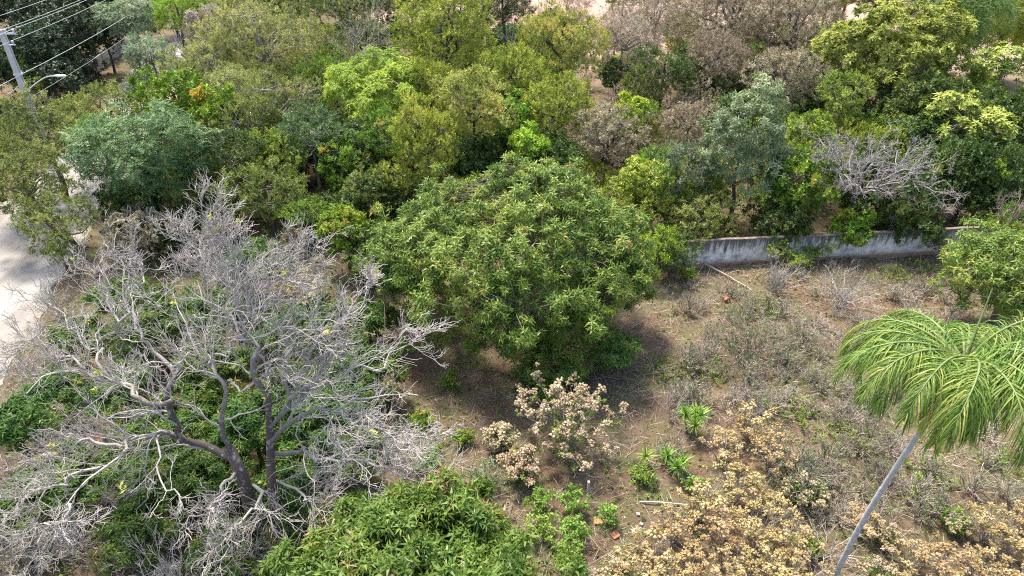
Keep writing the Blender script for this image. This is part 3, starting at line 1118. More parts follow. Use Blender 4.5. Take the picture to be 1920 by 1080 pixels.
V = np.stack([np.stack([us, np.full(n, y) + .006 * rw.normal(size=n), WH + prof + z], -1) for y, z in sec], 1)
i, j = np.meshgrid(np.arange(n - 1), np.arange(4), indexing='ij')
b = i * 5 + j
mb.add(V.reshape(-1, 3), np.stack([b, b + 5, b + 6, b + 1], -1).reshape(-1, 4))
M['coping'] = plain_mat('mossy_coping', (.12, .09, .08), (.30, .24, .21), 3.0, .95, .1, .4)
mb.build('coping', M['coping'], wall, False)
mb = MB()
V = np.stack([np.stack([us, np.full(n, y) + .012 * rw.normal(size=n), np.full(n, z)], -1) for y, z in [(-.10, .17), (-.15, .14), (-.17, -.2)]], 1)
i, j = np.meshgrid(np.arange(n - 1), np.arange(2), indexing='ij')
b = i * 3 + j
mb.add(V.reshape(-1, 3), np.stack([b, b + 1, b + 4, b + 3], -1).reshape(-1, 4)[:, ::-1])
M['plinth'] = plain_mat('red_stained_plinth', (.22, .12, .08), (.40, .27, .2), 3.0, .95, .1, .4)
mb.build('plinth', M['plinth'], wall, False)

# ---- concrete panel fence across the road
F0, F1 = P(132, 176, 0), P(262, 76, 0)
fd = nrm(F1 - F0)
fl = np.linalg.norm(F1 - F0)
nf = 9
fence = thing('panel_fence', F0, 'low weathered concrete panel fence beyond the road with square posts', 'fence', None, math.atan2(fd[1], fd[0]))
pp = MB().box((0, 0, .75), (.20, .22, 1.7))
pp.box((0, 0, 1.63), (.26, .28, .08))
post = None
bay = fl / nf
for k in range(nf + 1):
    if post is None:
        post = pp.build('post', M['fence'], fence)
    else:
        c = post.copy()
        COL.objects.link(c)
        c.parent = fence
        c.location = (k * bay, 0, 0)
pan = None
for k in range(nf):
    for q in range(3):
        if pan is None:
            pan = MB().box((bay / 2, 0, .28), (bay - .18, .07, .44)).build('panel', M['fence'], fence)
        else:
            c = pan.copy()
            COL.objects.link(c)
            c.parent = fence
            c.location = (k * bay, .012 * (q - 1), .465 * q)

# ---- utility pole with street lamp, and the cables that hang from it
top = P(1, 55, 9.6)
PB = np.array([top[0], top[1], 0.0])
pole = thing('utility_pole', PB, 'tapered pale concrete utility pole carrying a street lamp beside the road', 'utility pole')
a = np.linspace(0, 2 * np.pi, 13)[:-1]
zs = np.array([-.3, 3, 6, 9.6])
wds = np.array([.24, .215, .185, .16])
sect = np.array([[-1, -.75], [1, -.75], [1, -.38], [.62, -.30], [.62, .30], [1, .38], [1, .75], [-1, .75], [-1, .38], [-.62, .30], [-.62, -.30], [-1, -.38]])
V = np.stack([np.stack([sect[:, 0] * w, sect[:, 1] * w, np.full(12, z)], -1) for z, w in zip(zs, wds)], 0)
k, s = np.meshgrid(np.arange(3), np.arange(12), indexing='ij')
Fp = np.stack([k * 12 + s, k * 12 + (s + 1) % 12, (k + 1) * 12 + (s + 1) % 12, (k + 1) * 12 + s], -1).reshape(-1, 4)
mp_ = MB().add(V.reshape(-1, 3), Fp)
mp_.add(V[-1], [[0, 1, 6, 7], [2, 3, 4, 5], [8, 9, 10, 11], [0, 0, 0, 0]][:3])
mp_.build('pole_shaft', M['concrete'], pole)
arm = MB().box((.25, -.12, 9.35), (1.5, .09, .10))
cross = arm.build('cross_arm', M['metal'], pole)
ins = []


def insulator(x, y, z):
    prf = [(.03, 0), (.03, .06), (.085, .07), (.07, .12), (.095, .13), (.07, .18), (.08, .19), (.05, .25), (.0, .26)]
    ang = np.linspace(0, 2 * np.pi, 9)[:-1]
    V = np.array([[x + r * math.cos(t), y + r * math.sin(t), z + h] for r, h in prf for t in ang])
    k, s = np.meshgrid(np.arange(len(prf) - 1), np.arange(8), indexing='ij')
    F = np.stack([k * 8 + s, k * 8 + (s + 1) % 8, (k + 1) * 8 + (s + 1) % 8, (k + 1) * 8 + s], -1).reshape(-1, 4)
    MB().add(V, F).build('insulator', M['porcelain'], pole, True)
    return PB + np.array([x, y, z + .24])


att = [insulator(-.35, -.12, 9.40), insulator(.35, -.12, 9.40), insulator(.90, -.12, 9.40)]
MB().box((.3, -.1, 8.62), (.75, .08, .07)).build('bracket', M['metal'], pole)
att.append(insulator(.55, -.1, 8.655))
MB().box((0.02, 0, 6.62), (.46, .40, .10)).build('strap', M['metal'], pole)
MB().box((0.02, 0, 5.42), (.50, .42, .10)).build('strap', M['metal'], pole)
la = np.array([[.15, 0, 5.4], [.8, -.05, 5.85], [1.6, -.08, 6.3], [2.1, -.1, 6.48], [2.6, -.1, 6.52]])
MB().add(*tube(smooth_line(la, 14), np.full(14, .035), 6)).build('lamp_arm', M['metal'], pole, True)
hd = MB()
hz = [(-.42, .04, .04), (-.32, .09, .06), (-.05, .14, .075), (.2, .15, .075), (.36, .11, .05), (.42, .03, .02)]
ang = np.linspace(0, 2 * np.pi, 11)[:-1]
V = np.array([[2.95 + u, -.1 + w * math.cos(t), 6.54 + h * math.sin(t)] for u, w, h in hz for t in ang])
k, s = np.meshgrid(np.arange(len(hz) - 1), np.arange(10), indexing='ij')
hd.add(V, np.stack([k * 10 + s, k * 10 + (s + 1) % 10, (k + 1) * 10 + (s + 1) % 10, (k + 1) * 10 + s], -1).reshape(-1, 4))
lh = hd.build('lamp_head', M['white'], pole, True)
MB().box((3.0, -.1, 6.475), (.42, .2, .03)).build('lens', M['glass'], lh)
MB().add(*tube(smooth_line(np.array([[-.15, 0, 5.9], [-.7, -.1, 5.5], [-1.3, -.2, 5.2]]), 8), np.full(8, .025), 5)).build('stay_rod', M['metal'], pole, True)

N2 = np.array([PB[0] - 6.2, PB[1] + 46, 0])
N1 = np.array([PB[0] - 1.0, PB[1] - 42, 0])


def cable(name, label, p0, far, near, mat, r, sag=.5):
    pts = []
    for q in np.linspace(0, 1, 22):
        pts.append(near + (p0 - near) * q - np.array([0, 0, sag * 4 * q * (1 - q)]))
    for q in np.linspace(0, 1, 26)[1:]:
        pts.append(p0 + (far - p0) * q - np.array([0, 0, sag * 4 * q * (1 - q)]))
    pts = np.array(pts)
    o = MB().add(*tube(pts, np.full(len(pts), r), 5)).build(name, M[mat], None, True, off=p0)
    o.location = tuple(p0)
    return tag(o, label, 'cable', 'cables strung along the road')


lab = ['topmost power cable, highest of the strands above the dark trees', 'upper of the paired power cables at the pole top insulators',
       'lower of the paired power cables at the pole top insulators', 'power cable held by the single insulator below the pole top']
# the topmost strand belongs to the far end of the cross arm
for k, (p, dx) in enumerate(zip(att, (-1.2, .35, .9, .5))):
    s0 = p if k else p + np.array([-1.1, .4, .35])
    cable('power_cable', lab[k], s0, N2 + [dx, 0, s0[2]], N1 + [dx, 0, s0[2]], 'cable', .015)
cable('overhead_cable', 'pale overhead cable strapped to the pole well below the insulators', PB + [.26, -.1, 6.62], N2 + [.3, 0, 6.8], N1 + [.3, 0, 6.6], 'cable', .017, .5)
cable('overhead_cable', 'lowest dark cable, passing just under the street lamp', PB + [.30, -.1, 5.0], N2 + [.3, 0, 5.5], N1 + [.3, 0, 5.0], 'cable_black', .017, .55)

# ------------------------------------------------------------------ the wood: far trees first
WOOD = 'trees of the wood behind the clearing'
DARK = 'dark trees across the road'
# across the road, top left: trees whose leaf colour carries the deep shade
tree('shade_tree', 'shade darkened green tree whose crown fills the top corner behind the pole', 'broad', 'shade', 20, -10, 95, 5.0, .8, group=DARK, ls=1.3)
tree('shade_tree', 'shade darkened green tree under the crossing cables right of the pole', 'broad', 'shade', 112, 78, 68, 4.0, .8, group=DARK, ls=1.2, tint=(.6, .22))
tree('shade_tree', 'shade darkened green tree at the top edge above the crossing cables', 'broad', 'shade', 140, 14, 66, 5.0, .8, group=DARK, ls=1.3, tint=(.55, .22))
tree('shade_tree', 'low shade darkened green tree overhanging the panel fence', 'broad', 'shade', 192, 62, 40, 4.0, .8, group=DARK, ls=1.1)
tree('shade_tree', 'shade darkened green tree low behind the street lamp head', 'broad', 'shade', 95, 150, 52, 2.6, .6, group=DARK, ls=1.1, tint=(.4, .2))
tree('shade_tree', 'shade darkened green tree half out of frame left of the pole', 'broad', 'shade', -30, 130, 60, 4.0, .8, group=DARK, ls=1.2)
tree('shade_tree', 'shade darkened green tree in the dark gap between lamp and cables', 'broad', 'shade', 62, 100, 60, 4.2, .8, group=DARK, ls=1.2)
tree('shade_tree', 'shade darkened green tree above the middle of the dark gap', 'broad', 'shade', 92, 32, 62, 5.0, .8, group=DARK, ls=1.2)
tree('shade_tree', 'low shade darkened green bush just left of the panel fence', 'broad', 'shade', 146, 128, 34, 2.2, .7, group=DARK, ls=1.2)
tree('shade_tree', 'shade darkened green treetop at the top edge left of the feathery tree', 'broad', 'shade', 175, 0, 46, 5.5, .8, group=DARK, ls=1.2)
tree('palm_like_shrub', 'bright feathery green shrub standing right against the pole', 'bamboo2', 'green', 38, 140, 20, 3.2, 1.6, 'shrub', ls=.8)
tree('palm_like_shrub', 'yellow green feathery shrub at the foot of the lamp arm', 'bamboo2', 'clump', 62, 160, 17, 2.6, 1.0, 'shrub', ls=.8)
# far centre left
tree('feathery_tree', 'grey green feathery tree at the top edge right of the cables', 'fine', 'greygreen', 238, 38, 46, 5.5, 1.0, group=WOOD, ls=.9)
tree('feathery_tree', 'grey green feathery tree just beyond the panel fence end', 'fine', 'greygreen', 284, 108, 40, 4.0, 1.1, group=WOOD, ls=.9)
tree('feathery_tree', 'pale grey green bush leaning over the panel fence', 'fine', 'greygreen', 268, 158, 30, 2.4, .7, group=WOOD, ls=.9, twigs=2)
tree('yellow_green_tree', 'yellow green tree at the top edge behind a dead snag', 'small', 'lime', 335, 28, 58, 5.0, .8, group=WOOD, ls=1.2, tint=(.35, .2))
tree('yellow_green_tree', 'bright yellow green treetop at the top edge right of the snag', 'small', 'lime', 395, 8, 50, 5.5, .7, group=WOOD, ls=1.2)
bare_tree('dead_snag', 'thin white dead tree in front of the yellow green treetop', 335, 55, 42, 6.0, nl=5, levels=((4, .5), (4, .45)), rtrunk=.10, group=WOOD, ratio=.9)
tree('vine_draped_snag', 'grey dead tree draped with hanging dry vines', 'bamboo2', 'pinkdry', 384, 58, 27, 5.6, 1.7, group=WOOD, ls=1.0, tint=(.35, .2), bark='bare_grey', twigs=3)
tree('olive_tree', 'large pale olive tree with sparse small leaves, widest of the far left', 'small', 'olive2', 492, 92, 110, 6.0, .75, group=WOOD, bark='bark_pale', twigs=5, ls=1.15, dens=.75, sparse=.12)
tree('olive_tree', 'pale olive tree below the vine draped snag', 'small', 'olive2', 395, 130, 70, 5.0, .8, group=WOOD, bark='bark_pale', twigs=5, ls=1.15, dens=.7, sparse=.15)
tree('olive_tree', 'dull olive tree in front of the widest pale olive tree', 'small', 'olive', 520, 205, 75, 4.6, .85, group=WOOD, bark='bark_pale', twigs=4, ls=1.1, dens=.8, sparse=.1)
tree('olive_tree', 'olive treetop cut by the top edge left of the bare brown tree', 'small', 'olive', 560, 10, 70, 6.0, .7, group=WOOD, twigs=4, ls=1.2)
bare_tree('bare_brown_tree', 'bare brownish tree of fine twigs behind the lime tree', 680, 78, 92, 5.8, 'bare_tan', nl=11, levels=((6, .55), (6, .5), (5, .45)), rtrunk=.09, group=WOOD, leafmat='olive2', leafn=260, ratio=.8)
tree('lime_tree', 'vivid lime green tree with feathery layered leaves', 'layer', 'lime', 700, 165, 82, 5.6, .75, group=WOOD, ls=1.0, tint=(.55, .2), bark='bark_pale', twigs=1, own=True)
tree('clumpy_tree', 'tall olive green tree of tight leaf puffs near the top centre', 'tight', 'clump', 838, 78, 98, 7.0, 1.05, group=WOOD, nl=9, ls=1.15, tint=(.42, .22))
tree('clumpy_tree', 'narrow yellow green tree of tight puffs right of the lime tree', 'tight', 'clump', 808, 168, 40, 5.4, 1.4, group=WOOD, nl=6, tint=(.45, .2))
tree('clumpy_tree', 'columnar yellow green tree directly behind the big mango', 'tight', 'clump', 800, 265, 62, 5.2, 1.4, group=WOOD, nl=8, tint=(.5, .2))
tree('flushing_tree', 'yellow and orange flushed tree above the big mango', 'tight', 'flush', 888, 208, 70, 6.2, .95, group=WOOD, nl=8, tint=(.42, .26))
tree('flushing_tree', 'green tree with an orange red flush near the top centre', 'tight', 'flush', 1052, 86, 78, 6.6, .85, group=WOOD, nl=7, tint=(.36, .30))
tree('clumpy_tree', 'yellow green tree between the two orange flushed trees', 'tight', 'clump', 965, 135, 62, 6.0, .9, group=WOOD, nl=7, tint=(.5, .2))
tree('clumpy_tree', 'yellow green tree below the orange red flushed tree', 'tight', 'clump', 1048, 205, 66, 5.0, .85, group=WOOD, nl=7, tint=(.52, .2))
tree('green_bush', 'bright green bush just above the crown top of the big mango', 'broad', 'lime', 990, 276, 34, 4.6, .8, 'shrub', ls=.8, tint=(.35, .2))
tree('green_bush', 'deep green leafy tree right of the orange flushed tree', 'broad', 'green', 952, 222, 40, 4.8, 1.0, group=WOOD, ls=.8, tint=(.4, .2))
tree('pine_tree', 'dark pine at the top edge over pinkish bare earth', 'needle', 'pine', 942, 14, 62, 7.0, .7, group=WOOD, ls=1.5, sparse=.12, fill=.05)
bare_tree('white_snag', 'forked white dead trunk in front of the dark pine', 958, 62, 30, 6.8, nl=4, levels=((3, .4),), rtrunk=.11, group=WOOD, ratio=1.4, hb=5.2)
tree('olive_tree', 'olive treetop at the top edge just right of the yellow green treetop', 'small', 'olive2', 470, 8, 62, 6.0, .8, group=WOOD, twigs=4, bark='bark_pale')
tree('olive_tree', 'dull olive treetop at the top edge above the bare brown tree', 'small', 'olive', 650, 4, 55, 5.6, .7, group=WOOD, twigs=4)
tree('dark_green_tree', 'dark green treetop at the top edge left of the tall clumpy tree', 'small', 'dark', 745, 0, 55, 6.0, .8, group=WOOD)
tree('olive_tree', 'olive tree below the large pale olive tree, its branches showing', 'small', 'olive', 455, 235, 60, 4.4, .9, group=WOOD, twigs=4, bark='bark_pale')
tree('olive_tree', 'pale olive tree right above the vivid orange tipped trees', 'small', 'olive2', 440, 165, 55, 5.2, .8, group=WOOD, twigs=4, bark='bark_pale')
tree('brown_tree', 'rusty olive tree in the dry scrub right of the dark green tree', 'small', 'brown', 1345, 110, 62, 4.6, .8, group=WOOD, twigs=4)
tree('brown_tree', 'low rusty tree in the scrub left of the silvery tree', 'small', 'brown', 1290, 235, 52, 3.4, .9, group=WOOD, twigs=4)
tree('yellow_green_tree', 'yellow green low tree behind the silvery tree foot', 'small', 'clump', 1320, 320, 40, 2.8, 1.0, group=WOOD)
tree('clumpy_tree', 'low yellow green tree left of the columnar one', 'tight', 'clump', 738, 335, 36, 3.2, 1.1, group=WOOD)
tree('dark_green_tree', 'dark tree right of the columnar yellow green tree', 'broad', 'dark', 890, 300, 50, 3.2, 1.0, group=WOOD)
BK = 'far treetops along the top edge'
bk = [('small', 'olive'), ('small', 'pinkdry'), ('small', 'brown'), ('small', 'olive2'), ('small', 'dark')]
nm = ['far olive treetop along the top edge', 'far pinkish dry treetop along the top edge', 'far brown treetop along the top edge', 'far pale olive treetop along the top edge', 'far dark treetop along the top edge']
rb_ = RNG(8)
for px in range(300, 1990, 48):
    if 900 < px < 1130:
        continue
    k = int(rb_.choice([0, 1, 2, 3, 4], p=[.25, .3, .25, .15, .05] if 600 < px < 1500 else [.3, .02, .08, .3, .3]))
    o_ = tree('far_tree', nm[k], bk[k][0], bk[k][1], px + rb_.uniform(-14, 14), rb_.uniform(-24, 2), rb_.uniform(36, 54), rb_.uniform(3.5, 5.5), .95, group=BK, twigs=4)
    REL.append((o_, ['olive', 'pinkish dry', 'brown', 'pale olive', 'dark'][k] + ' far treetop', 'W'))
# dry scrub, top centre right
tree('dry_tree', 'pale dry tree with whitish leaves right of the orange flushed tree', 'small', 'pinkdry', 1168, 78, 62, 4.8, .8, group=WOOD, bark='bare_tan', twigs=5, ls=1.1, dens=.6, sparse=.2, tint=(.62, .24))
tree('dry_tree', 'pale dry leafless looking tree at the top edge', 'small', 'pinkdry', 1230, 36, 58, 4.8, .8, group=WOOD, bark='bare_tan', twigs=5, ls=1.1, dens=.6, sparse=.2)
tree('dark_green_tree', 'single dark green tree amid the dry pinkish scrub', 'small', 'dark', 1245, 132, 62, 4.2, .75, group=WOOD, ls=1.0, tint=(.62, .2))
tree('green_bush', 'small vivid green bush amid the dry scrub', 'broad', 'lime', 1188, 210, 32, 3.6, .7, 'shrub', ls=.8, tint=(.45, .25))
tree('brown_tree', 'brown olive tree with crooked dark boughs at the top edge', 'small', 'brown', 1372, 40, 100, 6.0, .7, group=WOOD, twigs=4, ls=1.0, sparse=.2, dens=.8, tint=(.45, .25))
tree('brown_tree', 'brown olive feathery tree left of the golden layered tree', 'small', 'brown', 1490, 66, 88, 5.4, .85, group=WOOD, twigs=4, ls=1.0, sparse=.1, tint=(.5, .3))
tree('brown_tree', 'rusty brown half dry tree behind the silvery tree', 'small', 'brown', 1470, 150, 62, 4.6, .9, group=WOOD, twigs=4, tint=(.35, .25))
tree('golden_tree', 'wide golden green tree with flat layers of leaf whorls', 'gold', 'gold', 1680, 104, 118, 6.0, .80, group=WOOD, nl=10, tint=(.55, .2), core=.7, own=True)
tree('golden_tree', 'small golden green tree below the wide golden one', 'tight', 'gold', 1578, 188, 46, 4.4, 1.0, group=WOOD, ls=.8, tint=(.6, .2))
tree('weeping_bamboo', 'grey green weeping bamboo clump at the top edge', 'bamboo', 'bamboo', 1785, 34, 78, 7.6, .9, 'bamboo', ls=1.1, tint=(.6, .2))
tree('yellow_bamboo', 'yellow green bamboo clump in the upper corner', 'bamboo2', 'bamboo2', 1886, 46, 76, 5.6, .9, 'bamboo', ls=1.6, tint=(.5, .22))
tree('golden_sparse_tree', 'sparse gold leaved tree with pale branches at the frame edge', 'gold', 'gold', 1885, 120, 62, 5.4, .6, group=WOOD, bark='bare_grey', twigs=4, sparse=.35, ls=.75, tint=(.65, .18), fill=.02)
tree('golden_sparse_tree', 'sparse gold leaved tree beside the bare grey tree', 'gold', 'gold', 1815, 222, 70, 4.6, .65, group=WOOD, bark='bare_grey', twigs=4, sparse=.25, ls=.75, tint=(.62, .18), fill=.03)
tree('dark_green_tree', 'dark green tree shaded under the wide golden tree', 'broad', 'dark', 1720, 205, 80, 3.6, .8, group=WOOD, tint=(.5, .2))
tree('dark_green_tree', 'dark green tree at the frame edge below the bamboo', 'broad', 'dark', 1905, 235, 75, 3.6, .9, group=WOOD, tint=(.35, .2))
tree('silvery_tree', 'dense silvery grey green tree with a tall tapering crown', 'silver', 'silver', 1392, 268, 88, 5.4, 1.25, group=WOOD, nl=9, tint=(.52, .22),
     lobes=[(0, 0, -.1, .72, .72, .72), (.25, .2, .55, .38, .38, .48), (-.35, -.15, .15, .5, .5, .5), (.35, -.2, -.1, .5, .5, .55), (-.4, .1, -.4, .5, .5, .45), (.2, -.45, -.45, .5, .45, .45), (0, -.3, .2, .5, .45, .5)])
tree('yellow_green_tree', 'yellow green tree between the silvery tree and the bare grey tree', 'broad', 'clump', 1508, 262, 52, 4.4, .9, group=WOOD, ls=.8, tint=(.5, .25))
tree('mixed_tree', 'mid green tree rising behind the wall left of the bare grey tree', 'broad', 'green', 1505, 350, 66, 3.4, .9, group=WOOD, ls=.8, tint=(.32, .22))
tree('dark_green_tree', 'dark green tree behind the wall under the bare grey tree', 'broad', 'dark', 1650, 372, 85, 2.6, .75, group=WOOD, ls=.9, tint=(.55, .22))
tree('dark_green_tree', 'glossy dark green tree right of the bare grey tree', 'broad', 'dark', 1815, 330, 70, 3.2, .9, group=WOOD, ls=.9, tint=(.7, .2))
tree('green_bush', 'bright green star leaved bush right of the bare grey tree', 'broad', 'green', 1862, 330, 26, 3.8, .9, 'shrub', tint=(.75, .2))
bare_tree('bare_grey_tree', 'bare silver grey tree with tangled curving branches behind the wall', 1625, 306, 172, 5.2, 'bare_grey', nl=20, levels=((6, .5), (6, .5), (5, .5)), rtrunk=.13, group=WOOD, ratio=.34, wander=.42, squash=.75, hb=3.4, up=.03, rtip=.006, spread=.9)
bare_tree('bare_brown_tree', 'bare brown twiggy tree at the frame edge above the wall', 1905, 385, 48, 3.4, 'bare_brown', nl=7, levels=((5, .5), (5, .45), (4, .45)), rtrunk=.06, group=WOOD, ratio=.8)
# climbers and bushes along the wall
tree('wall_bush', 'dark green bush spilling over the wall below the silvery tree', 'broad', 'dark', 1462, 420, 55, 1.7, .75, 'shrub', 'bushes along the wall', ls=.75, tint=(.65, .25))
tree('wall_bush', 'green climber hanging over the stained wall', 'broad', 'green', 1594, 432, 36, 1.55, .8, 'shrub', 'bushes along the wall', ls=.7, tint=(.35, .22))
tree('wall_bush', 'bright green bush at the left end of the visible wall', 'small', 'green', 1475, 470, 38, .85, .8, 'shrub', 'bushes along the wall', ls=.8, tint=(.5, .22))
tree('wall_bush', 'dull green scrambling bush behind the wall middle', 'broad', 'dark', 1700, 418, 50, 1.6, .6, 'shrub', 'bushes along the wall', ls=.75, tint=(.55, .25))
tree('wall_bush', 'loose dull green bush hanging down the right of the wall', 'small', 'dark', 1772, 456, 22, 1.0, .8, 'shrub', 'bushes along the wall', ls=.8, tint=(.8, .2), twigs=3)
tree('wall_bush', 'dark bush behind the wall under the frame edge tree', 'broad', 'dark', 1840, 372, 52, 2.4, .7, 'shrub', 'bushes along the wall', ls=.8, tint=(.4, .2))
# between the mango and the silvery tree
tree('large_leaf_tree', 'pale green large leaved sapling right behind the big mango', 'broad', 'clump', 1196, 340, 38, 4.0, 1.0, group=WOOD, ls=1.1, tint=(.62, .2))
tree('greyish_bush', 'pale greyish green tall bush left of the silvery tree', 'small', 'greygreen', 1268, 330, 62, 3.4, 1.1, group=WOOD, ls=.9, tint=(.6, .25), twigs=2)
tree('greyish_bush', 'olive vine covered bush at the wall end beside the big mango', 'small', 'olive', 1295, 415, 48, 2.0, 1.0, 'shrub', ls=.9, tint=(.4, .28))
tree('light_bush', 'light yellow green fine leaved bush touching the big mango', 'small', 'lime', 1234, 470, 42, 1.7, .85, 'shrub', ls=.8, tint=(.35, .2))
tree('brown_tree', 'brownish twiggy tree right behind the mango top', 'small', 'brown', 1140, 265, 62, 3.6, 1.0, group=WOOD, twigs=5, dens=.7, sparse=.2)
tree('dark_green_tree', 'dark green tree in the gap above the mango top', 'broad', 'dark', 1020, 300, 60, 2.8, .9, group=WOOD, tint=(.5, .2))
# left middle
tree('orange_tipped_tree', 'vivid green tree with orange leaf tips on the left', 'broad', 'orangegreen', 330, 190, 62, 5.4, .9, group=WOOD, ls=.9, tint=(.5, .26), nl=8)
tree('orange_tipped_tree', 'smaller vivid green tree with orange tips beside the pale olive one', 'broad', 'orangegreen', 405, 215, 42, 5.0, .9, group=WOOD, ls=.9, tint=(.48, .3))
tree('roadside_tree', 'olive yellow roadside tree below the street lamp pole', 'small', 'olive', 78, 258, 92, 4.4, .75, group=WOOD, twigs=3, tint=(.55, .22), dens=.9)
tree('roadside_tree', 'olive green roadside tree right of the lamp pole', 'small', 'olive', 182, 222, 68, 4.0, .8, group=WOOD, twigs=3, tint=(.45, .22))
tree('roadside_tree', 'loose olive green roadside tree overhanging the pale road', 'small', 'olive', 48, 345, 74, 4.0, 1.0, group=WOOD, twigs=4, tint=(.38, .24), dens=.8, lean=(-1.5, 0))
tree('roadside_tree', 'thin grey green roadside tree through which the road shows', 'small', 'olive', 104, 425, 66, 3.0, .8, group=WOOD, twigs=4, tint=(.3, .2), dens=.40, sparse=.35, lean=(-1.5, 0), ls=.8, fill=.05)
tree('bright_tree', 'bright green tree left of the blue green tree', 'small', 'green', 190, 268, 50, 4.4, 1.0, group=WOOD, tint=(.55, .22))
tree('blue_green_tree', 'dense blue green feathery tree beside the road', 'fine', 'blue', 272, 298, 108, 4.8, .95, group=WOOD, nl=9, tint=(.5, .22))
tree('dark_green_tree', 'dark tree in shadow behind the dead branches on the left', 'small', 'dark', 420, 310, 70, 3.6, 1.0, group=WOOD, tint=(.6, .25), twigs=3)
tree('dark_green_tree', 'grey green tree below the lime tree left side', 'small', 'blue', 585, 265, 60, 4.0, 1.1, group=WOOD, tint=(.45, .25), bark='bark_pale', twigs=3)
tree('dark_green_tree', 'dark tree in the deep gap below the lime tree', 'broad', 'dark', 668, 290, 62, 3.0, 1.0, group=WOOD, tint=(.4, .25))
tree('mixed_tree', 'mid green tree hanging below the lime tree right side', 'small', 'green', 722, 262, 48, 4.0, 1.1, group=WOOD, tint=(.28, .22))
tree('olive_bush', 'olive rounded bush behind the dead branches', 'small', 'olive', 500, 372, 78, 2.6, .75, group=WOOD, tint=(.38, .25), ls=.9)
tree('green_bush', 'bright green bush in the gap left of the big mango', 'broad', 'orangegreen', 645, 432, 42, 2.4, 1.1, 'shrub', ls=.8, tint=(.66, .22))
tree('dark_green_tree', 'dark bush between the olive bush and the big mango', 'broad', 'dark', 690, 372, 52, 2.4, 1.0, group=WOOD, tint=(.5, .28))
tree('green_bush', 'vivid green bush on the right of the olive bush', 'small', 'green', 575, 400, 34, 2.6, 1.0, 'shrub', tint=(.45, .2))
tree('roadside_bush', 'dry olive bush at the road edge below the blue green tree', 'small', 'brown', 262, 440, 60, 1.8, .8, 'shrub', twigs=4, tint=(.5, .4), ls=.9)
tree('roadside_bush', 'small green bush on the road edge above the dead branches', 'small', 'green', 112, 470, 26, 1.4, .9, 'shrub', tint=(.45, .2), ls=.7)

tree('roadside_tree', 'olive roadside tree cut by the left frame edge above the road', 'small', 'olive', 8, 300, 60, 4.2, .9, group=WOOD, twigs=4, lean=(-1, 0))
tree('dark_green_tree', 'dark green tree hugging the left skirt of the big mango', 'broad', 'dark', 700, 470, 46, 1.9, 1.0, group=WOOD)
tree('wall_bush', 'dull green bush over the wall at the frame edge', 'small', 'green', 1900, 428, 40, 1.9, .8, 'shrub', 'bushes along the wall')
tree('wall_bush', 'low green bush before the wall left of its middle', 'small', 'green', 1535, 462, 24, .9, .8, 'shrub', 'bushes along the wall')
tree('wall_bush', 'dark green bush hiding the left end of the wall', 'small', 'dark', 1262, 478, 40, 1.3, .9, 'shrub', 'bushes along the wall')
# ---- mango trees
tree('mango_tree', 'big domed mango tree in the middle of the picture', 'mango', 'mango', 962, 482, 268, 3.9, .60, 'tree', 'mango trees', nl=22, tint=(.46, .22), core=.84, lob=(.20, .34), bark='bark', rtrunk=.34, cr=None, dens=1.15, squash=.92, zmin=-.75, fill=.10, own=True)
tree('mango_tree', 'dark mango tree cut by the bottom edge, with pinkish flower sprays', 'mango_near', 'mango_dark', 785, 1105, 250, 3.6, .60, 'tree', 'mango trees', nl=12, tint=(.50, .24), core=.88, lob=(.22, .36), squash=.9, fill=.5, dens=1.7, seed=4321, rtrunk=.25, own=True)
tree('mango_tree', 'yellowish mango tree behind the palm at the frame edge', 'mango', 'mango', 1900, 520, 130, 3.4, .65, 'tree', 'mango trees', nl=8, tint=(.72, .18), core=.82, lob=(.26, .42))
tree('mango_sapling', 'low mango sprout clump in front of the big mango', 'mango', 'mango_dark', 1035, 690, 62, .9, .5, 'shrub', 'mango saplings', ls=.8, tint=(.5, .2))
tree('mango_sapling', 'low mango branch tips hanging right under the big mango', 'mango', 'mango_dark', 1150, 655, 45, 1.2, .6, 'shrub', 'mango saplings', ls=.8, tint=(.5, .2))
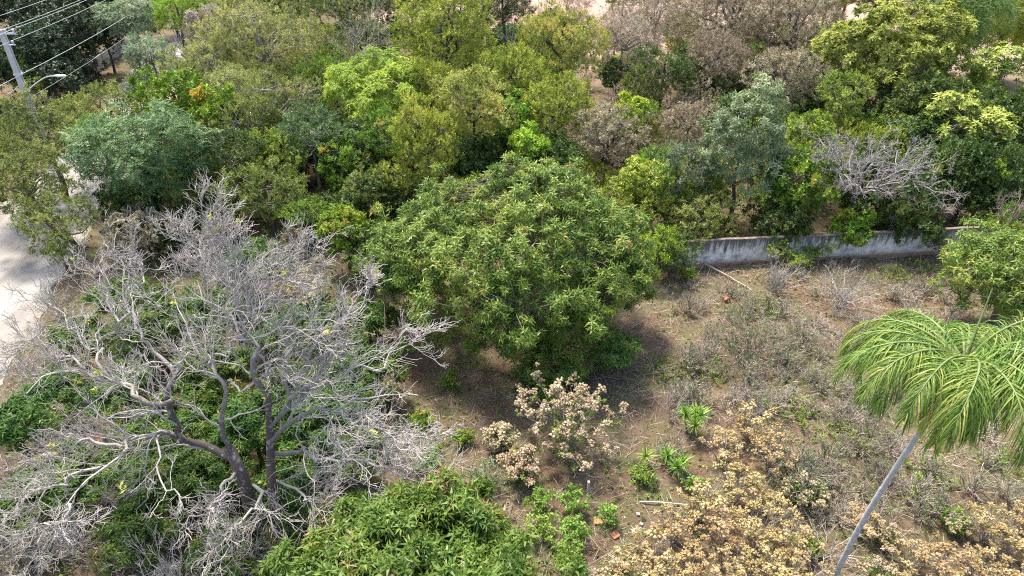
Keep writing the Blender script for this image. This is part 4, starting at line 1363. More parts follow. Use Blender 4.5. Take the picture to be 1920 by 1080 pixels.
SAP = [('dark mango sapling under the upper dead branches', 300, 600, 75, 2.2), ('dark mango sapling under the dead tree crotch', 400, 690, 62, 2.4),
       ('dark mango sapling between the dead trunks', 570, 620, 75, 2.2), ('dark mango sapling below the right dead boughs', 590, 800, 78, 1.8),
       ('mango sapling at the foot of the dead tree', 470, 790, 60, 2.2), ('mango sapling by the lower left dead boughs', 330, 880, 85, 1.7),
       ('mango sapling cut by the left frame edge', 20, 800, 62, 2.4), ('mango sapling beside the road under dead twigs', 150, 640, 52, 2.0),
       ('mango sapling left of the bottom mango tree', 530, 940, 60, 1.7), ('mango sapling in the lower left corner', 120, 905, 66, 1.6),
       ('low mango sapling near the bottom edge left of the dark mango', 420, 1030, 55, 1.1), ('mango sapling just below the road edge', 225, 730, 52, 2.4),
       ('mango sapling behind the upper dead trunk', 430, 590, 60, 2.4), ('mango sapling under the leftmost dead twigs', 100, 740, 52, 1.8),
       ('mango sapling beneath the right hand dead twigs', 680, 690, 62, 1.9), ('mango sapling above the bottom mango under dead twigs', 660, 850, 50, 1.5),
       ('mango sapling near the upper road edge', 215, 560, 48, 2.0), ('mango sapling below the dead tree fork', 420, 870, 52, 1.6),
       ('mango sapling behind the top twigs of the dead tree', 480, 500, 62, 2.4), ('mango sapling at the big mango left skirt', 690, 600, 48, 1.6),
       ('low mango sapling in the lower left near the red earth', 215, 890, 50, 1.4), ('mango sapling on the left edge near the bottom', 40, 960, 62, 1.5),
       ('low mango sapling at the bottom edge', 260, 1000, 60, 1.2), ('mango sapling between the dead trunks lower down', 560, 720, 55, 2.0),
       ('mango sapling in the gap left of the dead trunk', 362, 775, 58, 1.9), ('mango sapling in the gap further left of the dead trunk', 265, 790, 52, 1.7),
       ('mango sapling right at the foot of the second dead trunk', 545, 880, 52, 1.4), ('mango sapling under the crossing dead boughs', 640, 740, 56, 1.8)]
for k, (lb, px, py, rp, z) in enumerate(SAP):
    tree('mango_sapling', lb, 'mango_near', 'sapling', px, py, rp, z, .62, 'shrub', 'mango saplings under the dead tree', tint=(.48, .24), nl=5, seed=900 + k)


# ------------------------------------------------------------------ the huge dead tree on the left
def big_bare_tree():
    rng = RNG(77)
    base = P(490, 1035, 0)
    DZ = 1.0
    o = thing('dead_tree', base, 'huge leafless tree with pale twigs and dark crooked boughs on the left', 'tree')
    T = lambda *p: np.array([P(a_, b_, z_ + DZ) for a_, b_, z_ in p])
    fork = P(452, 890, 2.6 + DZ)
    tr = smooth_line(np.vstack([base - [0, 0, .2], (base + fork) / 2 + [.05, 0, 0], fork, P(430, 840, 3.2 + DZ)]), 10)
    MB().add(*tube(tr, np.linspace(.26, .16, 10), 10)).build('trunk', M['bare'], o, True, off=base)
    b2 = P(524, 1015, 0)
    tr2 = smooth_line(np.vstack([b2 - [0, 0, .2], P(512, 940, 1.5 + DZ), P(507, 845, 3.0 + DZ), P(505, 784, 4.3 + DZ)]), 10)
    MB().add(*tube(tr2, np.linspace(.17, .11, 10), 9)).build('trunk', M['bare'], o, True, off=base)
    limbs = [
        # points (px, py, height), start radius, end radius, twig density
        ([(440, 862, 2.9), (388, 836, 3.3), (347, 823, 3.6), (303, 814, 3.9), (257, 818, 4.1), (228, 838, 4.2), (180, 880, 4.3), (130, 945, 4.2)], .19, .035, 1),
        ([(330, 818, 3.7), (322, 795, 4.1), (319, 738, 5.0), (315, 699, 5.6), (290, 673, 5.9), (269, 646, 6.2), (255, 614, 6.6), (238, 560, 7.0), (232, 500, 7.6)], .17, .03, 1),
        ([(432, 842, 3.2), (420, 772, 4.7), (430, 729, 5.4), (425, 713, 5.6), (390, 685, 6.0), (370, 660, 6.3), (361, 625, 6.8), (335, 605, 7.0), (320, 545, 7.6)], .13, .03, 1),
        ([(322, 752, 4.9), (278, 756, 5.0), (246, 735, 5.2), (218, 717, 5.4), (160, 692, 5.7), (100, 702, 5.8), (45, 735, 5.8)], .13, .03, 1.2),
        ([(505, 790, 4.2), (494, 729, 5.4), (478, 680, 6.2), (457, 650, 6.6), (457, 622, 7.0), (430, 600, 7.2), (400, 560, 7.6), (368, 515, 8.2)], .15, .03, 1.2),
        ([(503, 832, 3.4), (558, 786, 4.1), (600, 772, 4.3), (650, 766, 4.5), (720, 742, 4.8), (790, 748, 4.9)], .12, .025, 1.2),
        ([(506, 800, 4.0), (540, 752, 4.9), (545, 701, 5.7), (538, 646, 6.5), (560, 600, 7.0), (590, 545, 7.6), (600, 510, 8.0)], .12, .025, 1.2),
        ([(508, 850, 2.9), (560, 845, 3.2), (610, 850, 3.4), (690, 872, 3.6), (760, 886, 3.6), (815, 905, 3.5)], .12, .025, 1),
        ([(545, 705, 5.6), (590, 665, 6.0), (640, 615, 6.5), (672, 575, 6.9), (690, 540, 7.2)], .10, .025, 1.6),
        ([(540, 748, 5.0), (600, 712, 5.3), (680, 700, 5.4), (745, 668, 5.6), (775, 640, 5.8)], .09, .02, 1.2),
        ([(457, 640, 6.7), (480, 575, 7.4), (470, 530, 8.0), (430, 470, 8.8), (410, 420, 9.4)], .10, .02, 2.1),
        ([(478, 600, 7.2), (520, 545, 7.8), (545, 500, 8.3), (560, 465, 8.7)], .08, .02, 1.8),
        ([(460, 560, 7.6), (400, 500, 8.2), (360, 460, 8.6), (345, 430, 8.9)], .08, .02, 2.0),
        ([(255, 618, 6.6), (215, 570, 6.9), (185, 535, 7.2), (150, 500, 7.6)], .08, .02, 1.3),
        ([(240, 545, 7.2), (262, 500, 7.6), (258, 470, 8.0)], .06, .018, 1.2),
        ([(218, 717, 5.4), (170, 655, 6.0), (120, 610, 6.3), (105, 560, 6.6)], .08, .02, 1.2),
        ([(160, 692, 5.7), (110, 660, 6.0), (50, 650, 6.1), (25, 660, 6.1)], .06, .018, 1.3),
        ([(372, 665, 6.3), (320, 668, 6.4), (270, 690, 6.3), (230, 720, 6.2)], .06, .018, .9),
        ([(425, 715, 5.6), (470, 700, 5.8), (520, 690, 6.0), (600, 720, 5.9)], .07, .02, 1),
        ([(446, 880, 2.7), (420, 920, 2.9), (390, 960, 3.0), (350, 985, 3.0)], .09, .02, 1.2),
        ([(475, 910, 2.0), (470, 960, 2.4), (440, 1005, 2.6), (420, 1050, 2.6)], .09, .02, 1.2),
        ([(510, 900, 1.7), (560, 930, 2.4), (600, 940, 2.8), (640, 930, 3.1)], .07, .02, 1.1),
        ([(228, 838, 4.2), (170, 830, 4.4), (110, 840, 4.5), (45, 870, 4.4)], .09, .02, 1.2),
        ([(180, 880, 4.3), (120, 900, 4.4), (60, 930, 4.3), (10, 985, 4.2)], .07, .02, 1.3),
        ([(130, 945, 4.2), (90, 1000, 4.1), (60, 1050, 4.0)], .05, .018, 1.3),
        ([(640, 768, 4.5), (690, 800, 4.4), (750, 820, 4.3), (800, 815, 4.3)], .05, .018, 1.2),
        ([(690, 872, 3.6), (720, 840, 3.9), (760, 830, 4.0)], .05, .018, 1.3),
        ([(390, 690, 6.0), (430, 640, 6.6), (520, 620, 6.9), (600, 640, 6.8)], .06, .018, 1.0),
        ([(600, 772, 4.3), (640, 830, 4.0), (690, 920, 3.8)], .05, .018, 1.1),
        ([(300, 815, 3.9), (290, 880, 3.9), (340, 930, 3.7), (330, 980, 3.5)], .05, .018, .6),
    ]
    cen = P(450, 760, 5.0 + DZ)
    tips = []
    for pts, r0, r1, dn in limbs:
        L = smooth_line(smooth_line(T(*pts), 9, rng, .13), 18, rng, .03)[None]
        r0, r1 = r0 * .66, r1 * .5
        R = (r1 + (r0 - r1) * (1 - np.linspace(0, 1, 18)) ** 1.1)[None]
        limb = MB().add(*tube(L, R, 8)).build('limb', M['bare'], o, True, off=base)
        n1 = int(round(11 * dn))
        a, ra = grow(rng, L, R, n1, .06, 1.0, .38, (.35, 1.1), .15, .27, 9, .42, .0085, .02, .8, (cen, .35))
        b, rb = grow(rng, a, ra, int(round(7 * dn)), .1, 1.0, .56, (.30, 1.0), .10, .30, 6, .6, .0068, .04, .35, (cen, .28))
        c, rc = grow(rng, b, rb, 3, .15, 1.0, .66, (.25, .95), .10, .26, 4, .75, .0055, .06, .25, (cen, .25))
        mb = MB().add(*tube(a, ra, 6)).add(*tube(b, rb, 3)).add(*tube(c, rc, 3))
        mb.build('twigs', M['bare'], limb, True, off=base)
        tips.append(c[:, -1])
    tp = np.concatenate(tips)
    s = tp[rng.choice(len(tp), 46, replace=False)]
    V, F, T_ = spray_mesh(rng, TM['broad'], s, nrm(rng.normal(size=s.shape) + [0, 0, .8]), rng.uniform(.35, .8, len(s)), rng.uniform(.5, 1, len(s)))
    add_mesh('yellow_leaves', V - base, F, M['gold'], o, T_)


big_bare_tree()


# ------------------------------------------------------------------ the palm
def palm():
    rng = RNG(5)
    base = P(1566, 1078, 0)
    crown_c = P(1805, 690, 9.2)
    o = thing('palm_tree', base, 'tall feather palm with drooping bright green fronds and slender grey trunk', 'palm')
    cc = crown_c - base
    K = 90
    line = smooth_line([[0, 0, -.2], cc * .3 + [-.12, .05, 0], cc * .65 + [-.08, .05, 0], cc * .93], K)
    rad = np.linspace(.085, .068, K) + .009 * (np.arange(K) % 4 == 0)
    rad[:3] += [.06, .035, .01]
    M['palmtrunk'] = plain_mat('ringed_palm_trunk', (.28, .27, .26), (.52, .50, .48), 6.0, .9, .15, .6)
    MB().add(*tube(line, rad, 10)).build('trunk', M['palmtrunk'], o, True)
    sh = smooth_line([cc * .90, cc * .96, cc + [0, 0, .25]], 8)
    MB().add(*tube(sh, np.array([.08, .12, .16, .17, .16, .13, .09, .05]), 9)).build('crown_shaft', M['spathe'], o, True)
    cc = cc + [0, 0, .1]

    def frond(az, el, L, droop, mat, pet, ll=.95, n=100, dead=False, twist=0.0):
        K = 26
        t = np.linspace(0, 1, K)
        e = np.radians(el) - droop * t ** 1.5
        a = np.radians(az) + twist * t
        d = np.stack([np.cos(e) * np.cos(a), np.cos(e) * np.sin(a), np.sin(e)], -1)
        p = cc + np.vstack([np.zeros(3), np.cumsum(d[:-1] * L / (K - 1), 0)])
        R = .038 * (1 - t) ** .8 + .004
        m = 2 * n
        tt = np.repeat(np.linspace(.16, .995, n), 2) + rng.uniform(-.004, .004, m)
        side = np.tile([-1, 1], n)
        u = np.clip(tt, 0, .999) * (K - 1)
        i = u.astype(int)
        f = (u - i)[:, None]
        i2 = np.minimum(i + 1, K - 1)
        q = p[i] * (1 - f) + p[i2] * f
        tg = nrm(d[i])
        lat = nrm(np.cross(tg, [0, 0, 1.0]) + 1e-6)
        nor = np.cross(lat, tg)
        fan = rng.uniform(-.2, .9, m)[:, None]
        dirn = nrm(lat * side[:, None] * rng.uniform(.35, 1.0, (m, 1)) + tg * (.35 + .7 * tt[:, None] ** 2) + nor * fan)
        Ls = ll * (np.sin(np.pi * np.clip(tt * .80 + .14, 0, 1)) ** .6 + .10) * rng.uniform(.75, 1.12, m)
        if dead:
            Ls *= .8
        seg = 4
        w = .021 * rng.uniform(.75, 1.3, m)
        pts = [q]
        cur = q
        for s in range(seg):
            dirn = nrm(dirn + np.array([0, 0, -.62]) + rng.normal(size=dirn.shape) * .07)
            cur = cur + dirn * (Ls / seg)[:, None]
            pts.append(cur)
        pts = np.stack(pts, 1)
        wd_ = nrm(np.cross(pts[:, -1] - pts[:, 0], nor + rng.normal(size=nor.shape) * .3))
        prof = np.array([.6, 1, .95, .65, .08])[None, :, None] * w[:, None, None] / 2
        V = np.stack([pts - wd_[:, None] * prof, pts + wd_[:, None] * prof], 2).reshape(-1, 3)
        k, s = np.meshgrid(np.arange(m), np.arange(seg), indexing='ij')
        b = k * (seg + 1) * 2 + s * 2
        F = np.stack([b, b + 1, b + 3, b + 2], -1).reshape(-1, 4)
        T = np.repeat(np.clip(.46 + rng.normal(size=m) * .28 + (.12 if not dead else 0), 0, 1), seg)
        fr = add_mesh('frond', V, F, M[mat], o, T)
        MB().add(*tube(p, R, 6)).build('rachis', M[pet], fr, True)
        return fr

    # azimuth in plan (0 = to the right, 90 = away from the camera)
    for k in range(31):
        az = k * 137.5 + rng.uniform(-9, 9)
        lvl = (k * .618) % 1.0
        el = 70 - 62 * lvl + rng.uniform(-5, 5)
        frond(az, el, rng.uniform(3.0, 3.9), 2.1 + .5 * (1 - lvl) + rng.uniform(-.15, .25), 'palm', 'petiole', twist=rng.uniform(-.45, .45))
    frond(246, 44, 3.0, 2.75, 'palm_old', 'petiole_old', .6)
    frond(235, 50, 3.0, 2.9, 'palm', 'petiole', .7)
    frond(285, 48, 3.1, 2.8, 'palm', 'petiole', .75)
    frond(310, 44, 3.1, 2.6, 'palm', 'petiole', .75)
    frond(268, 46, 2.7, 2.75, 'palm_old', 'petiole_old', .45, 60)
    frond(222, 6, 2.3, 1.6, 'palm_old', 'petiole_old', .5, 60)
    frond(258, -25, 1.9, 1.0, 'palm_dead', 'spathe', .45, 40, True)
    frond(295, -20, 1.9, 1.1, 'palm_dead', 'spathe', .45, 40, True)
    # the young spear, the fruit stalks and the dry spathes
    sp = np.array([[0, 0, 0], [.12, .25, .9], [.30, .55, 1.9]]) + cc
    MB().add(*tube(smooth_line(sp, 10), np.linspace(.05, .012, 10), 6)).build('spear_leaf', M['petiole'], o, True)
    for az, L in ((200, .95), (-60, .9), (235, .8)):
        a = math.radians(az)
        pts = cc + np.array([[0, 0, -.15], [.4 * L * math.cos(a), .4 * L * math.sin(a), .12], [.8 * L * math.cos(a), .8 * L * math.sin(a), 0], [L * math.cos(a), L * math.sin(a), -.35]])
        st = smooth_line(pts, 12)
        fs = MB().add(*tube(st, np.linspace(.03, .02, 12), 6)).build('fruit_stalk', M['spathe'], o, True)
        c, rc = grow(rng, st[None], np.linspace(.03, .02, 12)[None], 46, .35, 1, .5, (.3, .8), -.5, .08, 5, .3, .005, -.25, .3)
        MB().add(*tube(c, rc, 3)).build('strands', M['bare_tan'], fs, True)
    for az, L in ((262, 1.3), (292, 1.1)):
        a = math.radians(az)
        u = np.linspace(0, 1, 10)
        pp = cc + np.stack([(.25 + .35 * np.sin(u * 2)) * math.cos(a), (.25 + .35 * np.sin(u * 2)) * math.sin(a), -.1 - L * u ** 1.2], -1)
        MB().add(*tube(pp, .10 * np.sin(np.pi * (u * .92 + .06)) + .006, 7)).build('spathe', M['spathe'], o, True)


palm()


# ------------------------------------------------------------------ dried flower shrubs
M['bare_stem'] = bark_mat('grey_shrub_stem', (.36, .33, .30), (.28, .25, .22), (.42, .40, .37), 5.0)


def flower_shrub(seed, r, h, mat, label, loc, group, name='dried_flower_shrub', dens=1.0, leaf=None):
    rng = RNG(seed)
    o = thing(name, loc, label, 'shrub', group)
    n = int(9 * (.6 + r))
    az = np.arange(n) * 2.399
    q = np.sqrt((np.arange(n) + .5) / n)
    S, SR = [], []
    for k in range(n):
        e = np.array([r * q[k] * math.cos(az[k]), r * q[k] * math.sin(az[k]), h * (1 - .45 * q[k] ** 2) * rng.uniform(.8, 1.1)])
        mid = e * [.35, .35, .55] + rng.normal(size=3) * .05
        S.append(smooth_line([[e[0] * .05, e[1] * .05, -.05], mid, e], 8, rng, .015))
        SR.append(np.linspace(.022, .008, 8))
    S, SR = np.array(S), np.array(SR)
    mb = MB().add(*tube(S, SR, 5))
    a, ra = grow(rng, S, SR, 5, .45, 1.0, .34, (.3, .8), .55, .12, 5, .7, .005, .05, .2)
    mb.add(*tube(a, ra, 4))
    b, rb = grow(rng, a, ra, 2, .4, 1.0, .6, (.3, .8), .5, .12, 4, .7, .004, .05, .12)
    mb.add(*tube(b, rb, 3))
    mb.build('stems', M['bare_stem'], o, True)
    tip = np.vstack([a[:, -1], b[:, -1], S[:, -1]])
    tip = tip[tip[:, 2] > h * .40]
    tip = tip[rng.random(len(tip)) < .40 * dens]
    V, F, T = spray_mesh(rng, TM['corymb'], tip + [0, 0, .02], nrm(rng.normal(size=tip.shape) * .35 + [0, 0, 1]), rng.uniform(.55, 1.15, len(tip)), .5 + rng.normal(size=len(tip)) * .22, .2)
    add_mesh('flower_heads', V, F, M[mat], o, T)
    if leaf:
        p = S[:, 2:].reshape(-1, 3)
        p = np.repeat(p, 2, 0) + rng.normal(size=(len(p) * 2, 3)) * .12
        V, F, T = spray_mesh(rng, TM['herb'], p, nrm(rng.normal(size=p.shape) + [0, 0, 1]), rng.uniform(.5, .9, len(p)), .4 + rng.normal(size=len(p)) * .2)
        add_mesh('leaves', V, F, M[leaf], o, T)
    return o


def G(px, py):
    p = P(px, py, 0)
    p[2] = gz(p[0], p[1])
    return p


flower_shrub(31, 2.1, 2.7, 'tan', 'largest pale tan dried flower shrub, right in front of the big mango', G(1060, 850), None, leaf='weed', dens=1.5)
flower_shrub(32, .75, 1.35, 'tan', 'small rounded tan flower shrub in front of the largest one', G(975, 905), None, leaf='weed', dens=1.6)
flower_shrub(33, .6, 1.3, 'tan', 'tan dried flower shrub at the left foot of the largest one', G(940, 850), None, leaf='greygreen', dens=1.5)
flower_shrub(34, 1.0, 3.6, 'tan', 'tall tan dried flower shrub among the dead twigs left of the big mango', G(590, 640), None, dens=2.0)
FA = 'dried flower shrubs of the bottom thicket'
fl = [flower_shrub(41, 1.0, 1.5, 'tan2', 'x', (0, 0, 0), FA, dens=.46), flower_shrub(42, .8, 1.3, 'tan2', 'x', (0, 0, 0), FA, dens=.5),
      flower_shrub(43, 1.2, 1.6, 'tan2', 'x', (0, 0, 0), FA, dens=.42), flower_shrub(44, .7, 1.1, 'tan', 'x', (0, 0, 0), FA, dens=.7, leaf='weed')]
FL = [(1400, 800, 0, .95, 'yellowish dried flower shrub beside the upper sword leaf plant'), (1350, 850, 1, 1.0, 'tan dried flower shrub just right of the sword leaf rosettes'),
      (1440, 860, 2, .9, 'tan dried flower shrub at the top of the bottom thicket'), (1505, 925, 3, 1.0, 'lone low yellow dried flower shrub left of the palm trunk')]
MASS = [(1375, 925, 2), (1310, 960, 0), (1440, 945, 1), (1260, 1000, 2), (1345, 1010, 0), (1415, 1015, 2), (1470, 1030, 0), (1290, 1060, 1), (1220, 1050, 0),
        (1370, 1075, 2), (1440, 1090, 0), (1160, 1085, 3), (1250, 1110, 2), (1340, 1130, 0), (1480, 1110, 2), (1420, 1150, 1), (1190, 1135, 0)]
RIGHT = [(1610, 990, 1), (1650, 1000, 3), (1700, 1050, 0), (1760, 1075, 2), (1790, 985, 3), (1840, 1000, 2), (1880, 1030, 0), (1910, 985, 1), (1820, 1070, 1), (1900, 1095, 2),
         (1690, 1105, 1), (1780, 1120, 0), (1850, 1130, 2), (1640, 1080, 3), (1930, 1050, 0)]
rf = RNG(50)
used = set()


def put_flower(px, py, k, s, label, group):
    p = G(px, py + 18)
    if k not in used:
        used.add(k)
        o = fl[k]
        o.location = tuple(p)
        o.scale = (s, s, s)
        o['label'] = label
    else:
        o = place_copy(fl[k], p, rf.uniform(0, 6.28), s, label)
    o['group'] = group
    return o


for px, py, k, s, lb in FL:
    put_flower(px, py, k, s, lb, FA)
for px, py, k in MASS:
    REL.append((put_flower(px, py, k, rf.uniform(.8, 1.1), 'x', FA), 'tan dried flower shrub', 'C'))
for px, py, k in RIGHT:
    REL.append((put_flower(px, py, k, rf.uniform(.65, .9), 'x', 'dried flower shrubs right of the palm trunk'), 'yellowish dried flower shrub', 'C'))


# ------------------------------------------------------------------ bare scrub
def brush(seed, r, h, mat, label, loc, group=None, n=14, lv=((5, .5), (4, .5)), name='bare_bush', leafmat=None, leafn=0, up=.35, ls=.5):
    rng = RNG(seed)
    o = thing(name, loc, label, 'bush', group)
    S, SR = [], []
    for k in range(n):
        a, q = k * 2.399, math.sqrt((k + .5) / n)
        e = np.array([r * q * math.cos(a), r * q * math.sin(a), h * (1 - .5 * q * q) * rng.uniform(.7, 1.1)])
        S.append(smooth_line([[e[0] * .08, e[1] * .08, -.05], e * [.4, .4, .5] + rng.normal(size=3) * .08 * r, e], 8, rng, .02 * r))
        SR.append(np.linspace(.016, .006, 8) * (1 + .3 * r))
    S, SR = np.array(S), np.array(SR)
    mb = MB().add(*tube(S, SR, 4))
    cur, cr_ = S, SR
    for j_, (m, lf) in enumerate(lv):
        cur, cr_ = grow(rng, cur, cr_, m, .25, 1, lf, (.3, 1.0), up, .2, 4 if j_ == 0 else 3, .7, .0045, .03, .12)
        mb.add(*tube(cur, cr_, 3))
    mb.build('stems', M[mat], o, True)
    if leafmat:
        ap = cur[:, rng.integers(1, 3)]
        s = ap[rng.choice(len(ap), min(leafn, len(ap)), replace=False)]
        V, F, T = spray_mesh(rng, TM['small'], s, nrm(rng.normal(size=s.shape) + [0, 0, .6]), ls * rng.uniform(.6, 1.2, len(s)), .5 + rng.normal(size=len(s)) * .25)
        add_mesh('leaves', V, F, M[leafmat], o, T)
    return o


SC = 'dry scrub in the wood'
sc = [brush(61, 1.9, 3.0, 'bare_tan', 'x', (0, 0, -50), SC, 14, ((5, .5), (5, .5)), leafmat='pinkdry', leafn=420, ls=.8),
      brush(62, 1.6, 2.6, 'bare_brown', 'x', (0, 0, -50), SC, 12, ((5, .5), (5, .5)), leafmat='pinkdry', leafn=330, ls=.8),
      brush(63, 2.1, 3.2, 'bare_brown', 'x', (0, 0, -50), SC, 15, ((5, .5), (5, .5)), leafmat='brown', leafn=460, ls=.85),
      brush(64, 1.7, 2.8, 'bare_grey', 'x', (0, 0, -50), SC, 12, ((5, .5), (5, .5)), leafmat='olive2', leafn=260, ls=.8)]
SPOT = [(1120, 60, 0), (1150, 20, 3), (1205, 95, 0), (1150, 130, 1), (1190, 165, 0), (1135, 190, 1), (1260, 70, 3), (1300, 110, 0), (1320, 160, 1), (1260, 200, 2),
        (1230, 245, 2), (1310, 215, 2), (1355, 130, 1), (1390, 100, 2), (1400, 165, 2), (1160, 240, 1), (1200, 285, 2), (1290, 265, 2), (1120, 290, 2), (1340, 60, 0), (1290, 30, 0),
        (1420, 140, 1), (590, 12, 3), (620, -8, 1), (700, 6, 3), (780, -5, 1), (860, -12, 0), (905, 5, 1), (985, -4, 0), (1030, -10, 0), (1065, 4, 1), (1120, -8, 0), (1180, -10, 0), (1215, 2, 1), (1270, -12, 3), (1310, -4, 0), (1350, -14, 1), (1430, -8, 1), (1480, -2, 0), (1540, -12, 1), (1020, 30, 0), (1080, 45, 1), (1165, 48, 0), (1250, 40, 0), (1320, 85, 0), (1215, 140, 0), (1165, 185, 1), (1225, 185, 0), (1280, 150, 0), (1360, 190, 2), (1500, 190, 2), (1530, 140, 2), (1100, 140, 0), (1090, 15, 0), (1240, 8, 0), (1390, 12, 1), (1080, 260, 2), (630, 110, 3), (740, 100, 1), (560, 130, 3), (450, 190, 3)]
us2 = set()
for px, py, k in SPOT:
    p = P(px, py, 1.3)
    p[2] = gz(p[0], p[1])
    lb = ('pinkish dry twiggy scrub bush on the open slope behind the trees' if k < 2 else 'brown half leafless scrub bush filling gaps between the trees') if k != 3 else 'greyish dry bush with sparse olive leaves at the back of the wood'
    s = rf.uniform(.85, 1.2)
    if k not in us2:
        us2.add(k)
        sc[k].location = tuple(p)
        o_ = sc[k]
    else:
        o_ = place_copy(sc[k], p, rf.uniform(0, 6.28), (s, s, s * rf.uniform(.85, 1.15)), lb)
    REL.append((o_, ['pinkish dry scrub bush', 'brownish pink dry scrub bush', 'brown half leafless scrub bush', 'greyish dry scrub bush'][k], 'W'))

CLB = 'bare bushes of the clearing'
brush(71, 1.3, 2.0, 'bare', 'pale bare bush in front of the wall, left of two', G(1455, 548), CLB, 14, ((5, .5), (5, .5)))
brush(72, 1.9, 1.9, 'bare', 'pale bare bush in front of the wall, right of two', G(1575, 575), CLB, 20, ((5, .5), (5, .5)))
brush(73, 2.3, 1.7, 'bare_brown', 'broad greyish twiggy bush in the middle of the clearing', G(1405, 670), CLB, 28, ((5, .5), (5, .5)), leafmat='greygreen', leafn=520, ls=.5)
brush(74, 1.2, 1.0, 'bare_tan', 'low dry twiggy bush right of the greyish clearing bush', G(1500, 640), CLB, 14, ((5, .5), (4, .5)), leafmat='weed', leafn=60, ls=.4)
brush(75, .9, 1.6, 'bare_tan', 'thin bare bush between the path and the sword leaf plants', G(1262, 790), CLB, 8, ((4, .5), (3, .5)))
brush(76, 1.0, 1.5, 'bare_brown', 'bare arching bush below the largest tan flower shrub', G(1085, 890), CLB, 13, ((4, .5), (3, .5)), leafmat='weed', leafn=36, ls=.4)
brush(77, 1.3, .9, 'bare_tan', 'low pale twig bush left of the palm fronds', G(1540, 720), CLB, 14, ((5, .5), (4, .5)), leafmat='weed', leafn=90, ls=.4)
brush(78, 1.3, .9, 'bare_brown', 'low brown twig bush beneath the palm fronds', G(1610, 850), CLB, 14, ((5, .5), (4, .5)), leafmat='herb', leafn=110, ls=.4)
brush(79, 1.2, 1.0, 'bare_tan', 'grey twig bush right of the upper sword leaf plant', G(1440, 770), CLB, 14, ((5, .5), (4, .5)))
brush(80, 1.0, 1.2, 'bare_brown', 'bare brown bush standing right of the palm trunk', G(1660, 930), CLB, 10, ((4, .5), (4, .5)))
brush(81, 1.5, 1.0, 'bare_tan', 'pale tangle of twigs at the bottom edge below the palm foot', G(1540, 1040), CLB, 14, ((5, .5), (4, .5)))
brush(82, 1.6, 2.0, 'bare_tan', 'dry twiggy bush in the lower left corner', G(60, 1080), CLB, 18, ((6, .5), (6, .5)), leafmat='olive', leafn=80, ls=.5)
brush(83, 1.5, 1.8, 'bare_brown', 'dry brown twig bush on the bottom edge left of centre', G(200, 1090), CLB, 16, ((6, .5), (6, .5)))
brush(84, 1.4, 1.6, 'bare_tan', 'dry grassy twig bush on the road edge left of the dead tree', G(70, 720), CLB, 18, ((6, .5), (5, .5)), leafmat='drygrass', leafn=60, ls=.5)
brush(85, 1.2, 1.6, 'bare_tan', 'dry twig bush on the road edge beside the upper dead boughs', G(120, 600), CLB, 16, ((6, .5), (5, .5)), leafmat='drygrass', leafn=60, ls=.5)
brush(86, 1.3, 1.4, 'bare_tan', 'pale twig bush under the right tips of the dead tree', G(720, 830), CLB, 16, ((6, .5), (5, .5)), leafmat='weed', leafn=80, ls=.45)
brush(88, 1.3, 2.6, 'bare', 'tall bare twig bush hiding the dead tree foot at the bottom edge', G(440, 1075), CLB, 16, ((6, .5), (5, .5)), up=.2)
brush(89, 1.2, 2.2, 'bare', 'bare twig bush at the bottom edge beside the dark mango', G(515, 1085), CLB, 14, ((6, .5), (5, .5)), up=.2)
tw = brush(90, 1.5, 2.3, 'bare', 'x', (0, 0, 0), 'bare twig bushes around the dead tree', 16, ((6, .5), (5, .5)), up=.2)
TW = [(60, 880), (135, 985), (215, 820), (20, 760), (300, 1010), (40, 1020), (130, 800), (240, 930), (700, 770), (760, 830), (690, 700), (120, 690), (250, 660), (600, 930), (340, 1075)]
for k, (px, py) in enumerate(TW):
    lb = 'leafless twig bush on the left among the dead boughs' if px < 400 else 'leafless twig bush under the right tips of the dead tree'
    g_ = G(px, py + 60)
    if k == 0:
        tw.location = tuple(g_)
        o_ = tw
    else:
        s_ = rf.uniform(.75, 1.2)
        o_ = place_copy(tw, g_, rf.uniform(0, 6.28), (s_, s_, s_ * rf.uniform(.8, 1.2)), lb)
    REL.append((o_, 'leafless twig bush', 'L'))
brush(87, 1.0, 1.2, 'bare_grey', 'grey twig bush beside the bottom mango tree', G(640, 900), CLB, 16, ((6, .5), (5, .5)))


# ------------------------------------------------------------------ understory bushes that close the canopy
ru = RNG(321)
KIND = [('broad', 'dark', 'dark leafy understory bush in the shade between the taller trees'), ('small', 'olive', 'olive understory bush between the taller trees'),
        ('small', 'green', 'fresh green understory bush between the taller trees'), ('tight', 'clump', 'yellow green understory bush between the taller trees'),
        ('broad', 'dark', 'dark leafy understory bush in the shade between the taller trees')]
spots = []
tries = 0
while len(spots) < 190 and tries < 9000:
    tries += 1
    x, y = ru.uniform(-34, 40), ru.uniform(34, 84)
    if x < np.interp(y, edge[:, 1], edge[:, 0]) + 2.0 or abs(x) > .80 * y + 6:
        continue
    wy = W0[1] + (x - W0[0]) * wd[1] / wd[0]
    if x > W0[0] - 1 and y < wy + 1.6:
        continue
    if (x - 0) ** 2 + (y - 31) ** 2 < 49:
        continue
    if 5 < x < 24 and y > 50 and ru.random() < .75:
        continue
    if any((x - a) ** 2 + (y - b) ** 2 < 2.6 ** 2 for a, b in spots):
        continue
    spots.append((x, y))
for x, y in spots:
    k = ru.integers(0, 5)
    sp_, mt_, lb_ = KIND[k]
    r_ = ru.uniform(1.3, 2.3)
    h_ = ru.uniform(1.2, 2.6)
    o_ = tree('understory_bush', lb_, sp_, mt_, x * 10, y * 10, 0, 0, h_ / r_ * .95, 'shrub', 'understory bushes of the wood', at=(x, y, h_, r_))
    REL.append((o_, ['dark leafy', 'olive', 'fresh green', 'yellow green', 'dark leafy'][k] + ' understory bush', 'W'))


